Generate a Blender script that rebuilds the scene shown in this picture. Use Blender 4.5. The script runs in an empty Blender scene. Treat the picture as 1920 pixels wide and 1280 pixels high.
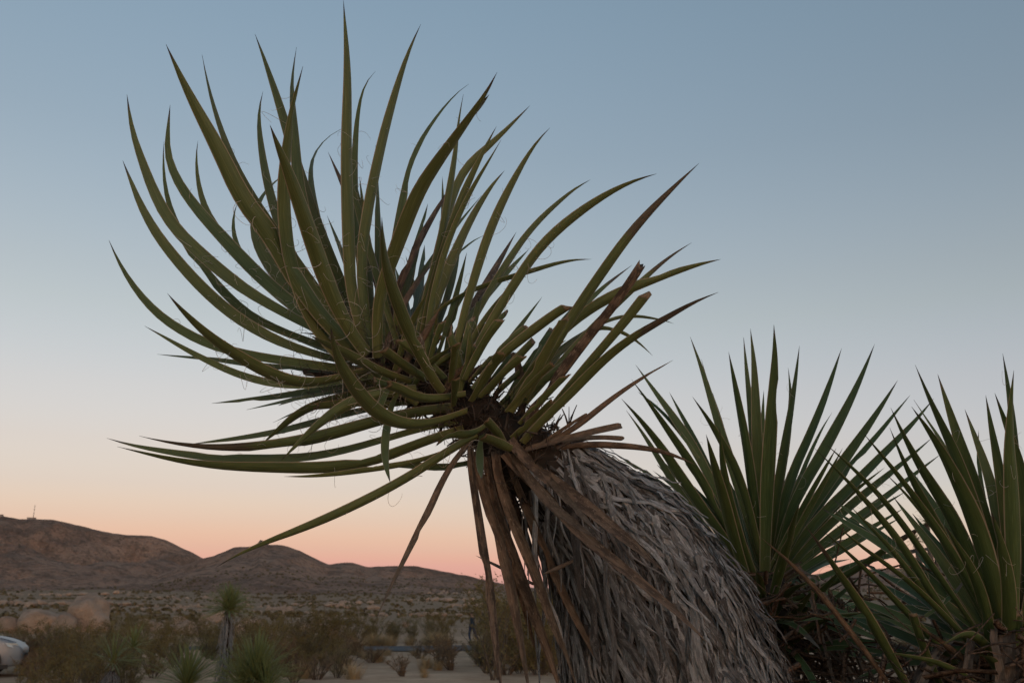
import bpy, bmesh, math, random
from mathutils import Vector, Matrix, noise
R = random.Random(7)
scene = bpy.context.scene
col = scene.collection
rad = math.radians

# ------------------------------------------------------------------ camera, sky, sun, exposure
CAM = Vector((0, 0, 1.5)); PITCH = rad(16.56); FPX = 1732.0
cd = bpy.data.cameras.new('camera'); camera = bpy.data.objects.new('camera', cd); col.objects.link(camera)
cd.sensor_width = 22.3; cd.lens = 22.3 * FPX / 1920; cd.clip_start = 0.05; cd.clip_end = 9000
camera.location = CAM; camera.rotation_euler = (rad(90) + PITCH, 0, 0)
cd.dof.use_dof = True; cd.dof.focus_distance = 1.85; cd.dof.aperture_fstop = 7.1
scene.camera = camera

SUN_EL, SUN_ROT = -0.7, 158.0
world = bpy.data.worlds.new('World'); scene.world = world; world.use_nodes = True
nt = world.node_tree; bg = nt.nodes['Background']; bg.inputs['Strength'].default_value = 0.15
sky = nt.nodes.new('ShaderNodeTexSky'); sky.sky_type = 'NISHITA'; sky.sun_disc = False
sky.sun_elevation = rad(SUN_EL); sky.sun_rotation = rad(SUN_ROT)
sky.air_density = 1; sky.dust_density = 1; sky.ozone_density = 1.2
geo = nt.nodes.new('ShaderNodeTexCoord'); sep = nt.nodes.new('ShaderNodeSeparateXYZ')
nt.links.new(geo.outputs['Generated'], sep.inputs[0])
def sky_ramp(stops):
    r = nt.nodes.new('ShaderNodeValToRGB'); e = r.color_ramp.elements
    while len(e) < len(stops): e.new(0.5)
    for el, (p, c) in zip(e, stops): el.position = p; el.color = (*c, 1)
    nt.links.new(sep.outputs['Z'], r.inputs[0]); return r
mul = sky_ramp([(0.0, (.68, .75, .80)), (.095, (.68, .75, .80)), (.128, (.65, .70, .75)), (.168, (.66, .69, .74)), (.224, (.67, .675, .70)), (.334, (.625, .623, .618)), (.464, (.57, .60, .595)), (.60, (.57, .636, .63))])
add = sky_ramp([(0.0, (.30, .16, .13)), (.04, (.200, .155, .152)), (.05, (.140, .135, .163)), (.067, (.065, .112, .168)), (.095, (.010, .064, .150)), (.128, (0, .036, .118)), (.168, (0, .008, .062)), (.224, (0, 0, .028)), (.30, (0, 0, 0))])
m1 = nt.nodes.new('ShaderNodeMix'); m1.data_type = 'RGBA'; m1.blend_type = 'MULTIPLY'; m1.inputs[0].default_value = 1
m2 = nt.nodes.new('ShaderNodeMix'); m2.data_type = 'RGBA'; m2.blend_type = 'ADD'; m2.inputs[0].default_value = 1
nt.links.new(sky.outputs[0], m1.inputs[6]); nt.links.new(mul.outputs[0], m1.inputs[7])
nt.links.new(m1.outputs[2], m2.inputs[6]); nt.links.new(add.outputs[0], m2.inputs[7])
nt.links.new(m2.outputs[2], bg.inputs['Color'])

sl = bpy.data.lights.new('sun', 'SUN'); sun = bpy.data.objects.new('sun', sl); col.objects.link(sun)
sl.energy = 0.038; sl.angle = rad(14); sl.color = (1.0, .66, .42)
az = rad(180 - SUN_ROT)
sdir = Vector((math.sin(az) * math.cos(rad(SUN_EL)), -math.cos(az) * math.cos(rad(SUN_EL)), math.sin(rad(SUN_EL))))
sun.rotation_euler = sdir.to_track_quat('Z', 'Y').to_euler()

vs = scene.view_settings; vs.view_transform = 'Standard'; vs.look = 'None'; vs.gamma = 1; vs.use_curve_mapping = False
vs.exposure = 3.74

# ------------------------------------------------------------------ helpers
FW = Vector((0, math.cos(PITCH), math.sin(PITCH))); UP = Vector((0, -math.sin(PITCH), math.cos(PITCH))); RT = Vector((1, 0, 0))
def ray(px, py): return FW + RT * ((px - 960) / FPX) + UP * ((640 - py) / FPX)
def at(px, py, d): return CAM + ray(px, py) * d                     # d = depth along the view axis
def azel(px, py):
    v = ray(px, py); return math.atan2(v.x, v.y), math.atan2(v.z, math.hypot(v.x, v.y))
def on_ground(px, r):                                               # a point r metres away on the ground below pixel column px
    a = azel(px, 1150)[0]; x, y = r * math.sin(a), r * math.cos(a); return Vector((x, y, gz(x, y)))
def lerp(a, b, t): return a + (b - a) * t
def smooth(t): t = max(0, min(1, t)); return t * t * (3 - 2 * t)

def link(name, me, m=None, parent=None, loc=None, rot=None):
    o = bpy.data.objects.new(name, me); col.objects.link(o)
    if m and me and not me.materials: me.materials.append(m)
    if parent: o.parent = parent
    if loc is not None: o.location = loc
    if rot is not None: o.rotation_euler = rot
    return o
def tag(o, label=None, cat=None, group=None, kind=None):
    if label: o['label'] = label
    if cat: o['category'] = cat
    if group: o['group'] = group
    if kind: o['kind'] = kind
    return o
def thing(name, loc, label, cat, group=None):
    return tag(link(name, None, loc=loc), label, cat, group)
def copy_tree(o, parent=None):
    c = o.copy(); col.objects.link(c)
    if parent: c.parent = parent
    for ch in list(o.children): copy_tree(ch, c)
    return c
def mesh(name, v, f, uv=None, sm=True):
    me = bpy.data.meshes.new(name); me.from_pydata(v, [], f)
    if uv:
        l = me.uv_layers.new(name='UVMap')
        vi = [0] * len(me.loops); me.loops.foreach_get('vertex_index', vi)
        flat = []
        for i in vi: flat += uv[i]
        l.data.foreach_set('uv', flat)
    if sm: me.polygons.foreach_set('use_smooth', [True] * len(me.polygons))
    me.update(); return me
def catmull(P, n):
    P = [Vector(p) for p in P]
    if len(P) == 2: P = [P[0], (P[0] + P[1]) / 2, P[1]]
    Q = [P[0] * 2 - P[1]] + P + [P[-1] * 2 - P[-2]]
    d = []; seg = len(P) - 1
    for k in range(seg * 8 + 1):
        i = min(k // 8, seg - 1); t = k / 8 - i
        a, b, c, e = Q[i:i + 4]
        d.append(0.5 * (2 * b + (c - a) * t + (2 * a - 5 * b + 4 * c - e) * t * t + (3 * b - a - 3 * c + e) * t ** 3))
    L = [0]
    for a, b in zip(d, d[1:]): L.append(L[-1] + (b - a).length)
    out = []; j = 0
    for k in range(n):
        s = L[-1] * k / (n - 1)
        while j < len(L) - 2 and L[j + 1] < s: j += 1
        u = (s - L[j]) / max(1e-9, L[j + 1] - L[j]); out.append(d[j].lerp(d[j + 1], min(1, u)))
    return out, L[-1]
class MB:                                                           # collects tubes, boxes and facets of ONE part
    def __init__(s): s.v = []; s.f = []; s.uv = []
    def tube(s, P, r0, r1=None, n=5, cap=True):
        r1 = r0 if r1 is None else r1; b = len(s.v); m = len(P)
        t = (P[1] - P[0]).normalized(); a = t.orthogonal().normalized()
        for i, p in enumerate(P):
            t = (P[min(i + 1, m - 1)] - P[max(i - 1, 0)]).normalized()
            a = (a - t * a.dot(t)).normalized(); c = t.cross(a)
            rr = lerp(r0, r1, i / (m - 1)) if not callable(r0) else r0(i / (m - 1))
            for k in range(n):
                w = 2 * math.pi * k / n
                s.v.append(p + (a * math.cos(w) + c * math.sin(w)) * rr); s.uv.append((k / n, i / (m - 1)))
        for i in range(m - 1):
            for k in range(n):
                s.f.append((b + i * n + k, b + i * n + (k + 1) % n, b + (i + 1) * n + (k + 1) % n, b + (i + 1) * n + k))
        if cap: s.f.append(tuple(b + (m - 1) * n + k for k in range(n)))
    def quad(s, *p):
        b = len(s.v); s.v += p; s.uv += [(0, 0), (1, 0), (1, 1), (0, 1)][:len(p)]; s.f.append(tuple(range(b, b + len(p))))
    def strip(s, P, nrm, hw, th, u0=0):                                   # a flat fibrous strip with thickness
        b = len(s.v); m = len(P)
        for i, p in enumerate(P):
            t = (P[min(i + 1, m - 1)] - P[max(i - 1, 0)]).normalized()
            n = nrm[i] - t * nrm[i].dot(t); n = n.normalized() if n.length > 1e-6 else t.orthogonal().normalized()
            w = t.cross(n); f = hw(i / (m - 1)); v = i / (m - 1)
            s.v += [p - w * f, p + n * th, p + w * f, p - n * th * .6]
            s.uv += [(u0, v), (u0 + .5, v), (u0 + 1, v), (u0 + .5, v)]
        for i in range(m - 1):
            for k in range(4):
                s.f.append((b + i * 4 + k, b + i * 4 + (k + 1) % 4, b + i * 4 + 4 + (k + 1) % 4, b + i * 4 + 4 + k))
    def build(s, name, m, parent=None, sm=True, **k):
        return link(name, mesh(name, s.v, s.f, s.uv, sm), m, parent, **k)

# ------------------------------------------------------------------ materials
def mat(name, fn, rough=.6, spec=.3):
    m = bpy.data.materials.new(name); m.use_nodes = True; t = m.node_tree; b = t.nodes['Principled BSDF']
    b.inputs['Roughness'].default_value = rough; b.inputs['Specular IOR Level'].default_value = spec
    fn(t, b); return m
def N(t, typ, **k):
    n = t.nodes.new(typ)
    for a, v in k.items(): setattr(n, a, v)
    return n
def ramp(t, src, stops, interp='LINEAR'):
    r = N(t, 'ShaderNodeValToRGB'); r.color_ramp.interpolation = interp; e = r.color_ramp.elements
    while len(e) < len(stops): e.new(.5)
    for el, (p, c) in zip(e, stops): el.position = p; el.color = (*c, 1) if len(c) == 3 else c
    t.links.new(src, r.inputs[0]); return r.outputs[0]
def noise_tex(t, vec, scale, detail=4, rough=.6, dist=0):
    n = N(t, 'ShaderNodeTexNoise'); n.inputs['Scale'].default_value = scale; n.inputs['Detail'].default_value = detail
    n.inputs['Roughness'].default_value = rough; n.inputs['Distortion'].default_value = dist
    if vec is not None: t.links.new(vec, n.inputs['Vector'])
    return n.outputs['Fac']
def mapped(t, src, scale):
    m = N(t, 'ShaderNodeMapping'); m.inputs['Scale'].default_value = scale; t.links.new(src, m.inputs['Vector']); return m.outputs[0]
def mix(t, f, a, b, mode='MIX'):
    m = N(t, 'ShaderNodeMix', data_type='RGBA', blend_type=mode)
    for i, x in ((0, f), (6, a), (7, b)):
        if hasattr(x, 'is_linked'): t.links.new(x, m.inputs[i])
        else: m.inputs[i].default_value = x if i == 0 else (*x, 1)
    return m.outputs[2]
def math_(t, op, a, b=0.0, c=None):
    m = N(t, 'ShaderNodeMath', operation=op)
    for i, x in enumerate((a, b) if c is None else (a, b, c)):
        if hasattr(x, 'is_linked'): t.links.new(x, m.inputs[i])
        else: m.inputs[i].default_value = x
    return m.outputs[0]
def bump(t, b, h, strength, dist=.01):
    n = N(t, 'ShaderNodeBump'); n.inputs['Strength'].default_value = strength; n.inputs['Distance'].default_value = dist
    t.links.new(h, n.inputs['Height']); t.links.new(n.outputs[0], b.inputs['Normal'])
def uvxy(t):
    tc = N(t, 'ShaderNodeTexCoord'); s = N(t, 'ShaderNodeSeparateXYZ'); t.links.new(tc.outputs['UV'], s.inputs[0]); return tc, s.outputs[0], s.outputs[1]
def objrand(t): return N(t, 'ShaderNodeObjectInfo').outputs['Random']
def objattr(t, name): return N(t, 'ShaderNodeAttribute', attribute_type='OBJECT', attribute_name=name).outputs['Fac']

def leaf_mat(t, b):
    tc, u, v = uvxy(t); r = objrand(t)
    off = N(t, 'ShaderNodeCombineXYZ'); t.links.new(math_(t, 'MULTIPLY', r, 37.0), off.inputs[2])
    va = N(t, 'ShaderNodeVectorMath', operation='ADD'); t.links.new(mapped(t, tc.outputs['UV'], (7, 3, 1)), va.inputs[0]); t.links.new(off.outputs[0], va.inputs[1])
    vb = N(t, 'ShaderNodeVectorMath', operation='ADD'); t.links.new(mapped(t, tc.outputs['UV'], (2, 7, 1)), vb.inputs[0]); t.links.new(off.outputs[0], vb.inputs[1])
    streak = noise_tex(t, va.outputs[0], 3, 4); blot = noise_tex(t, vb.outputs[0], 2.2, 4, .65)
    g = ramp(t, streak, [(.25, (.050, .068, .024)), (.55, (.102, .126, .044)), (.8, (.215, .228, .095))])
    g = mix(t, math_(t, 'MULTIPLY', r, .28), g, (.185, .172, .055))
    g = mix(t, objattr(t, 'deep_green'), g, (.66, .80, .74), 'MULTIPLY')     # multiplies the two upright yuccas' leaves to a darker, deeper green
    # yellowing toward the base, pale horny margin
    g = mix(t, ramp(t, v, [(0, (.5, .5, .5)), (.22, (0, 0, 0))]), g, (.15, .135, .045))
    edge = ramp(t, math_(t, 'ABSOLUTE', math_(t, 'SUBTRACT', u, .5)), [(.43, (0, 0, 0)), (.475, (.9, .9, .9))])
    g = mix(t, edge, g, (.36, .27, .185))
    g = mix(t, ramp(t, noise_tex(t, mapped(t, tc.outputs['UV'], (40, .8, 1)), 2, 2), [(.5, (0, 0, 0)), (.75, (.55, .55, .55))]), g, (.045, .055, .018))
    brn = ramp(t, streak, [(.3, (.050, .040, .032)), (.6, (.135, .105, .072)), (.8, (.30, .25, .19))])
    start = objattr(t, 'brown')
    k = math_(t, 'SUBTRACT', math_(t, 'ADD', v, math_(t, 'MULTIPLY', math_(t, 'SUBTRACT', blot, .5), .16)), start)
    g = mix(t, ramp(t, k, [(0, (0, 0, 0)), (.035, (1, 1, 1))]), g, brn)
    g = mix(t, ramp(t, v, [(.95, (0, 0, 0)), (.985, (.9, .9, .9))]), g, (.035, .022, .020))
    cut = math_(t, 'MULTIPLY', objattr(t, 'cut'), ramp(t, v, [(.965, (0, 0, 0)), (.98, (1, 1, 1))]))
    g = mix(t, cut, g, (.20, .14, .085))
    spots = ramp(t, noise_tex(t, mapped(t, tc.outputs['UV'], (9, 60, 1)), 3, 2), [(.70, (0, 0, 0)), (.76, (.5, .5, .5))])
    g = mix(t, spots, g, (.16, .13, .07))
    t.links.new(g, b.inputs['Base Color']); bump(t, b, noise_tex(t, mapped(t, tc.outputs['UV'], (26, 1.5, 1)), 2, 2), .25, .003)
M_leaf = mat('yucca_leaf', leaf_mat, .48, .22)
def dead_mat(c0, c1, c2, strips=False):
    def fn(t, b):
        tc, u, v = uvxy(t); r = objrand(t)
        off = N(t, 'ShaderNodeCombineXYZ'); t.links.new(math_(t, 'MULTIPLY', r, 51.0), off.inputs[2])
        va = N(t, 'ShaderNodeVectorMath', operation='ADD'); t.links.new(mapped(t, tc.outputs['UV'], (9, 1.6, 1)), va.inputs[0]); t.links.new(off.outputs[0], va.inputs[1])
        vb = N(t, 'ShaderNodeVectorMath', operation='ADD'); t.links.new(mapped(t, tc.outputs['UV'], (1.6, 9, 1)), vb.inputs[0]); t.links.new(off.outputs[0], vb.inputs[1])
        s = noise_tex(t, va.outputs[0], 2.5, 5, .65); bl = noise_tex(t, vb.outputs[0], 1.6, 4, .6)
        g = ramp(t, s, [(.28, c0), (.5, c1), (.75, c2)])
        g = mix(t, ramp(t, bl, [(.44, (0, 0, 0)), (.56, (.85, .85, .85))]), g, tuple(x * .5 for x in c0)); g = mix(t, ramp(t, noise_tex(t, vb.outputs[0], 5, 3), [(.60, (0, 0, 0)), (.68, (.6, .6, .6))]), g, tuple(x * 1.25 for x in c2))
        g = mix(t, math_(t, 'MULTIPLY', r, .5), g, tuple((x + y) * .5 for x, y in zip(c1, c2)))
        if strips:
            wn = N(t, 'ShaderNodeTexWhiteNoise', noise_dimensions='1D'); t.links.new(math_(t, 'FLOOR', math_(t, 'DIVIDE', u, 10.0)), wn.inputs['W'])
            g = mix(t, 1.0, g, ramp(t, wn.outputs['Value'], [(0, (.25, .22, .20)), (.5, (.80, .78, .76)), (1, (1.3, 1.3, 1.3))]), 'MULTIPLY')
            s = noise_tex(t, mapped(t, tc.outputs['UV'], (14, 1.2, 1)), 2, 3)
        t.links.new(g, b.inputs['Base Color']); bump(t, b, s, .8 if strips else .5, .004)
    return fn
M_dead = mat('dead_leaf', dead_mat((.070, .043, .029), (.155, .098, .063), (.30, .215, .145)), .6, .25)
M_thatch = mat('thatch', dead_mat((.062, .058, .055), (.27, .264, .258), (.64, .632, .625), True), .85, .1)
M_litter = mat('litter', dead_mat((.06, .035, .024), (.14, .085, .055), (.27, .19, .13)), .85, .1)
def flat(c, var=.25, scale=8):
    def fn(t, b):
        tc = N(t, 'ShaderNodeTexCoord'); n = noise_tex(t, tc.outputs['Object'], scale, 5)
        lo = tuple(x * (1 - var) for x in c); hi = tuple(x * (1 + var) for x in c)
        t.links.new(ramp(t, n, [(.3, lo), (.7, hi)]), b.inputs['Base Color'])
    return fn
def varied(c0, c1, scale=3):
    def fn(t, b):
        tc = N(t, 'ShaderNodeTexCoord'); n = noise_tex(t, tc.outputs['Object'], scale, 4)
        g = mix(t, n, c0, c1); g = mix(t, math_(t, 'MULTIPLY', objrand(t), .5), g, c1)
        t.links.new(g, b.inputs['Base Color'])
    return fn
M_core = mat('stem_core', flat((.035, .027, .021), .5, 40), .9, .1)
M_fiber = mat('fiber', flat((.50, .42, .34), .3, 20), .6, .2)
M_bfiber = mat('brown_fiber', flat((.075, .055, .042), .4, 20), .7, .2)
M_bush = mat('shrub_leaf', varied((.088, .076, .027), (.19, .142, .056)), .7, .2)
M_drybush = mat('dry_shrub', varied((.13, .085, .050), (.22, .150, .088)), .8, .1)
M_wood = mat('shrub_wood', flat((.10, .078, .06), .35, 15), .85, .1)
M_grass = mat('dry_grass', varied((.25, .175, .09), (.40, .295, .165)), .8, .1)
M_greenblade = mat('small_yucca_leaf', varied((.10, .13, .045), (.18, .20, .075), 2), .5, .3)
def rock_fn(t, b):
    tc = N(t, 'ShaderNodeTexCoord'); n = noise_tex(t, tc.outputs['Object'], 1.6, 7, .65); n2 = noise_tex(t, tc.outputs['Object'], 14, 4)
    g = ramp(t, n, [(.3, (.27, .185, .13)), (.55, (.46, .335, .245)), (.75, (.55, .42, .33))])
    g = mix(t, math_(t, 'MULTIPLY', objrand(t), .5), g, (.36, .265, .20))
    t.links.new(mix(t, .18, g, ramp(t, n2, [(.35, (.16, .11, .08)), (.65, (.45, .35, .27))])), b.inputs['Base Color']); bump(t, b, mix(t, .5, n, n2), 1.0, .5)
M_rock = mat('granite', rock_fn, .9, .1)
def sand_fn(t, b):
    tc = N(t, 'ShaderNodeTexCoord'); o = tc.outputs['Object']
    a = noise_tex(t, o, .12, 6, .65); c = noise_tex(t, o, 1.4, 6, .7); d = noise_tex(t, o, .02, 5, .6)
    g = ramp(t, c, [(.3, (.42, .25, .15)), (.5, (.58, .37, .235)), (.72, (.68, .46, .305))])
    g = mix(t, ramp(t, a, [(.40, (0, 0, 0)), (.62, (.75, .75, .75))]), g, (.27, .175, .11))
    g = mix(t, ramp(t, d, [(.42, (0, 0, 0)), (.6, (.6, .6, .6))]), g, (.24, .16, .10))
    ln = N(t, 'ShaderNodeVectorMath', operation='LENGTH'); t.links.new(o, ln.inputs[0])      # vegetated, stony soil away from the clearing
    g = mix(t, ramp(t, math_(t, 'DIVIDE', ln.outputs['Value'], 400.0), [(.13, (0, 0, 0)), (.30, (.85, .85, .85))]), g, ramp(t, c, [(.35, (.19, .125, .075)), (.65, (.32, .215, .14))]))
    t.links.new(g, b.inputs['Base Color']); bump(t, b, c, .6, .08)
M_sand = mat('desert_sand', sand_fn, .95, .05)
def hill_fn(t, b):
    tc = N(t, 'ShaderNodeTexCoord'); o = tc.outputs['Object']
    a = noise_tex(t, o, .006, 7, .62, .6); c = noise_tex(t, o, .05, 6, .7); e = noise_tex(t, o, .25, 3, .6)
    g = ramp(t, a, [(.35, (.23, .140, .098)), (.5, (.35, .22, .155)), (.68, (.47, .30, .21))])
    g = mix(t, ramp(t, c, [(.45, (0, 0, 0)), (.62, (.7, .7, .7))]), g, (.155, .108, .082))
    g = mix(t, ramp(t, e, [(.56, (0, 0, 0)), (.66, (.7, .7, .7))]), g, (.43, .29, .21)); g = mix(t, ramp(t, noise_tex(t, o, .16, 4, .7), [(.52, (0, 0, 0)), (.62, (.6, .6, .6))]), g, (.11, .080, .060))
    t.links.new(g, b.inputs['Base Color']); bump(t, b, c, 1.0, 14.0)
M_hill = mat('hill_ground', hill_fn, .95, .05)
M_road = mat('asphalt', flat((.085, .085, .088), .2, 3), .9, .1)

# ------------------------------------------------------------------ terrain
def front(a): return smooth((rad(100) - abs(a)) / rad(30))
def gz(x, y):
    r = math.hypot(x, y); a = math.atan2(x, y)
    z = 17 * max(0, (r - 70) / 630) ** 1.5 * front(a)
    k = smooth((r - 4) / 12)
    z += k * .10 * noise.noise(Vector((x * .11, y * .11, 0))) + k * .035 * noise.noise(Vector((x * .7, y * .7, 3)))
    if r > 90: z += (r - 90) * .006 * noise.noise(Vector((x * .012, y * .012, 9)))
    return z
def polar(name, azs, rs, zf, m):
    v = []; f = []; n = len(azs)
    for r in rs:
        for a in azs: x, y = r * math.sin(a), r * math.cos(a); v.append((x, y, zf(x, y, r, a)))
    for i in range(len(rs) - 1):
        for j in range(n - 1): f.append((i * n + j, i * n + j + 1, (i + 1) * n + j + 1, (i + 1) * n + j))
    o = link(name, mesh(name, v, f), m); return o
rs = [.3 * 1.055 ** k for k in range(150)]; rs = [r for r in rs if r < 720] + [720]
azs = [rad(-180)] + [rad(-180 + 4 * k) for k in range(1, 31)] + [rad(-60 + .5 * k) for k in range(1, 241)] + [rad(60 + 4 * k) for k in range(1, 31)]
ground = tag(polar('ground', azs, rs, lambda x, y, r, a: gz(x, y), M_sand), kind='structure')
far = polar('far_plain', [rad(4 * k) for k in range(91)], [715, 1200, 2500, 5000, 8000], lambda x, y, r, a: gz(x, y) - .4 if r < 720 else (16 * front(a) - 2.5), M_sand); tag(far, kind='structure')

RL = [(-700, 1010), (-400, 975), (-150, 958), (0, 965), (40, 971), (100, 972), (150, 984), (200, 996), (230, 1001), (285, 1003), (310, 1010), (340, 1025), (370, 1040), (383, 1047), (450, 1080), (520, 1110), (620, 1140)]
RM = [(60, 1140), (150, 1122), (240, 1097), (300, 1077), (340, 1061), (383, 1045), (400, 1040), (440, 1023), (474, 1022), (482, 1018), (488, 1010), (496, 1013), (504, 1019), (530, 1020), (560, 1030), (590, 1045), (617, 1057), (640, 1053), (660, 1053), (690, 1061), (740, 1060), (780, 1060), (830, 1070), (870, 1077), (905, 1085), (960, 1098), (1100, 1108), (1300, 1104), (1505, 1079), (1600, 1066), (1800, 1060), (1920, 1056), (2250, 1040), (2700, 1085), (3200, 1130)]
def ridge(pts):
    ae = sorted(azel(*p) for p in pts)
    def h(a):
        if a <= ae[0][0] or a >= ae[-1][0]: return 0
        for (a0, e0), (a1, e1) in zip(ae, ae[1:]):
            if a0 <= a <= a1: return lerp(e0, e1, (a - a0) / (a1 - a0))
    return h
hL, hM = ridge(RL), ridge(RM)
def hillz(x, y, r, a):
    base = 16.2 + (r - 700) * .004; z = base - 6 * smooth((r - 1900) / 600)
    p = Vector((x * .004, y * .004, 0)); rv = 1 - abs(noise.fractal(p, 1, 2, 5)) * 1.6
    for hf, r0, w, sd in ((hL, 1750, 800, 1.0), (hM, 1300, 560, 5.0)):
        e = hf(a)
        if e <= 0: continue
        H = math.tan(e) * r0 + 1.5 - base
        if H <= 0: continue
        s = (r - (r0 - w)) / w
        if s <= 0: continue
        if s <= 1:
            crest = smooth((1 - s) * 6)
            f = s ** 1.3 * (1 - crest * .42 * (1 - rv) * (0.4 + s)); f += crest * (.07 * noise.noise(Vector((x * .012, y * .012, sd))) + .035 * (1 - 2 * abs(noise.noise(Vector((x * .03, y * .03, sd + 4))))))
        else: f = max(0, 1 - (s - 1) * 1.5)
        z = max(z, base + H * f + (1.2 * noise.noise(Vector((x * .03, y * .03, sd))) + .8 * noise.noise(Vector((x * .09, y * .09, sd)))) * min(1, s * 3))
    return z
hz = [rad(-62 + .16 * k) for k in range(776)]
hr = [690 + 14 * k for k in range(80)] + [1820 + 50 * k for k in range(14)]
hills = tag(polar('hills', hz, hr, hillz, M_hill), kind='structure')

# road crossing the plain, with a low sandy verge
rv_, rf_ = [], []
for k in range(81):
    x = -90 + 2.4 * k; yc = 47.5 + .035 * x + 2.0 * math.sin(x * .02)
    for o_ in (-2.9, 0, 2.9): rv_.append((x, yc + o_, gz(x, yc + o_) + .05))
for k in range(80):
    for j in range(2): rf_.append((k * 3 + j, k * 3 + j + 3, k * 3 + j + 4, k * 3 + j + 1))
tag(link('road', mesh('road', rv_, rf_), M_road), kind='structure')
def road_y(x): return 47.5 + .035 * x + 2.0 * math.sin(x * .02)

# ------------------------------------------------------------------ yucca leaves
def blade(name, P, W, axis, parent, m, cut=False, brown=2.0, torn=0, dep=.30, nr=22, roll=0, flare=1.0, tipw=None):
    """one channelled, tapering leaf along the 3-D path P (base first); W = full width in metres"""
    n_, Lm = catmull(P, nr); mid = nr // 2
    T = [(n_[min(i + 1, nr - 1)] - n_[max(i - 1, 0)]).normalized() for i in range(nr)]
    V = (CAM - n_[mid]); tv = T[mid]; v = (V - tv * V.dot(tv)); v = v.normalized() if v.length > .05 else tv.orthogonal().normalized()
    na = axis - tv * axis.dot(tv); na = na.normalized() if na.length > .15 else v.copy()
    b = tv.cross(v); c = na.dot(v); sb = na.dot(b)
    if abs(c) < .78: c = .78 if c >= 0 else -.78; sb = math.copysign(math.sqrt(1 - c * c), sb)
    na = (v * c + b * sb).normalized()
    nn = [None] * nr; nn[mid] = na
    for i in list(range(mid + 1, nr)) + list(range(mid - 1, -1, -1)):
        q = nn[i - 1] if i > mid else nn[i + 1]; nn[i] = (q - T[i] * q.dot(T[i])).normalized()
    K = 7; vo, fo, uv = [], [], []; pw = R.choice((1.15, 1.3, 1.6, 2.0))
    ph = R.uniform(0, 6.28); tr = []
    if torn:
        for _ in range(torn): c0 = R.uniform(.15, .85); tr.append((c0, R.uniform(.02, .08), R.uniform(.35, .75), R.choice((-1, 1))))
    sl_ = R.uniform(-.5, .5); jag = [(R.gauss(0, .16) + sl_ * (-1 + 2 * j / (K - 1))) * W for j in range(K)]
    for side in (0, 1):
        for i in range(nr):
            t = i / (nr - 1)
            if cut: w = lerp(.82, 1, smooth(t / .4)) * (1 if t < .97 else .96)
            else:
                u = max(0, (t - .42) / .58); w = lerp(.74 * flare, 1, smooth(t / .42)) * (1 - u ** 2.1) + .02 * (1 - t)
                
            hw = W * .5 * max(w, .012); ang = roll * (t - .5) + .06 * math.sin(ph + t * 9)
            n = nn[i]; B = T[i].cross(n); n2 = n * math.cos(ang) + B * math.sin(ang); B2 = T[i].cross(n2)
            for j in range(K):
                x = -1 + 2 * j / (K - 1); d = dep * (1.15 - .4 * t); xs = x
                for c0, cw, amt, sg in tr:
                    if x * sg > 0 and abs(t - c0) < cw: xs = x * (1 - amt * (1 - (abs(t - c0) / cw) ** 3))
                z = -(1 - abs(x) ** pw) * (2 * hw * d if side == 0 else 2 * hw * d * .45 - .0006)
                vo.append(n_[i] + B2 * xs * hw + n2 * (z + hw * d) + (T[i] * jag[j] if cut and i == nr - 1 else Vector())); uv.append((j / (K - 1), t))
        b0 = side * nr * K
        for i in range(nr - 1):
            for j in range(K - 1):
                q = (b0 + i * K + j, b0 + i * K + j + 1, b0 + (i + 1) * K + j + 1, b0 + (i + 1) * K + j)
                fo.append(q if side == 0 else q[::-1])
    e = (nr - 1) * K; fo.append(tuple([e + j for j in range(K)] + [nr * K + e + j for j in range(K - 2, 0, -1)]))
    o = link(name, mesh(name, vo, fo, uv), m, parent); o['brown'] = float(brown); o['cut'] = 1.0 if cut else 0.0
    return o
LEAFPATHS = []
def px_leaf(parent, inv, spec, d0, axis, Lnom):
    """spec: (kind, width px, lean toward(-)/away(+) from the viewer, tip .. base pixels)"""
    kind, w, s, *c = spec
    pts = [(c[i], c[i + 1]) for i in range(0, len(c), 2)][::-1]
    pts = [pts[0]] + [tuple(.25 * a + .5 * b + .25 * c for a, b, c in zip(*q)) for q in zip(pts, pts[1:], pts[2:])] + [pts[-1]]
    L = [0]
    for a, b in zip(pts, pts[1:]): L.append(L[-1] + math.hypot(b[0] - a[0], b[1] - a[1]))
    L2 = L[-1] / FPX * d0
    dd = s * min(.42, math.sqrt(max(.01, Lnom * Lnom - L2 * L2))) if kind in 'gmb' else s * .15
    P = [at(x, y, d0 + .05 * s + dd * (l / L[-1]) ** 1.15) for (x, y), l in zip(pts, L)]
    W = w / FPX * (d0 + dd * .4) * (1.02 if kind in 'gmc' else 1.05)
    Pl = [inv @ p for p in P]; LEAFPATHS.append((P, kind))
    ax = axis
    cutk = kind in 'ck'; m = M_leaf if kind in 'gcm' else M_dead
    nm = {'g': 'leaf', 'm': 'leaf', 'c': 'cut_leaf', 'b': 'dead_leaf', 'k': 'dead_leaf'}[kind]
    brown = {'g': .945 - R.random() * .03, 'm': R.uniform(.60, .80), 'c': 2, 'b': 2, 'k': 2}[kind]
    # local space = world minus the thing's location (things are never rotated), so the camera test stays valid
    o = blade(nm, P, W, ax, None, m, cutk, brown, torn=(R.choice((0, 0, 0, 0, 1)) if kind in 'gm' else R.choice((0, 1, 1))), roll=R.uniform(-.5, .5), dep=R.uniform(.16, .30) if kind in 'gmc' else R.uniform(.28, .6), nr=24 if L[-1] > 150 else 14)
    o.data.transform(inv); o.parent = parent
    return o

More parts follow.
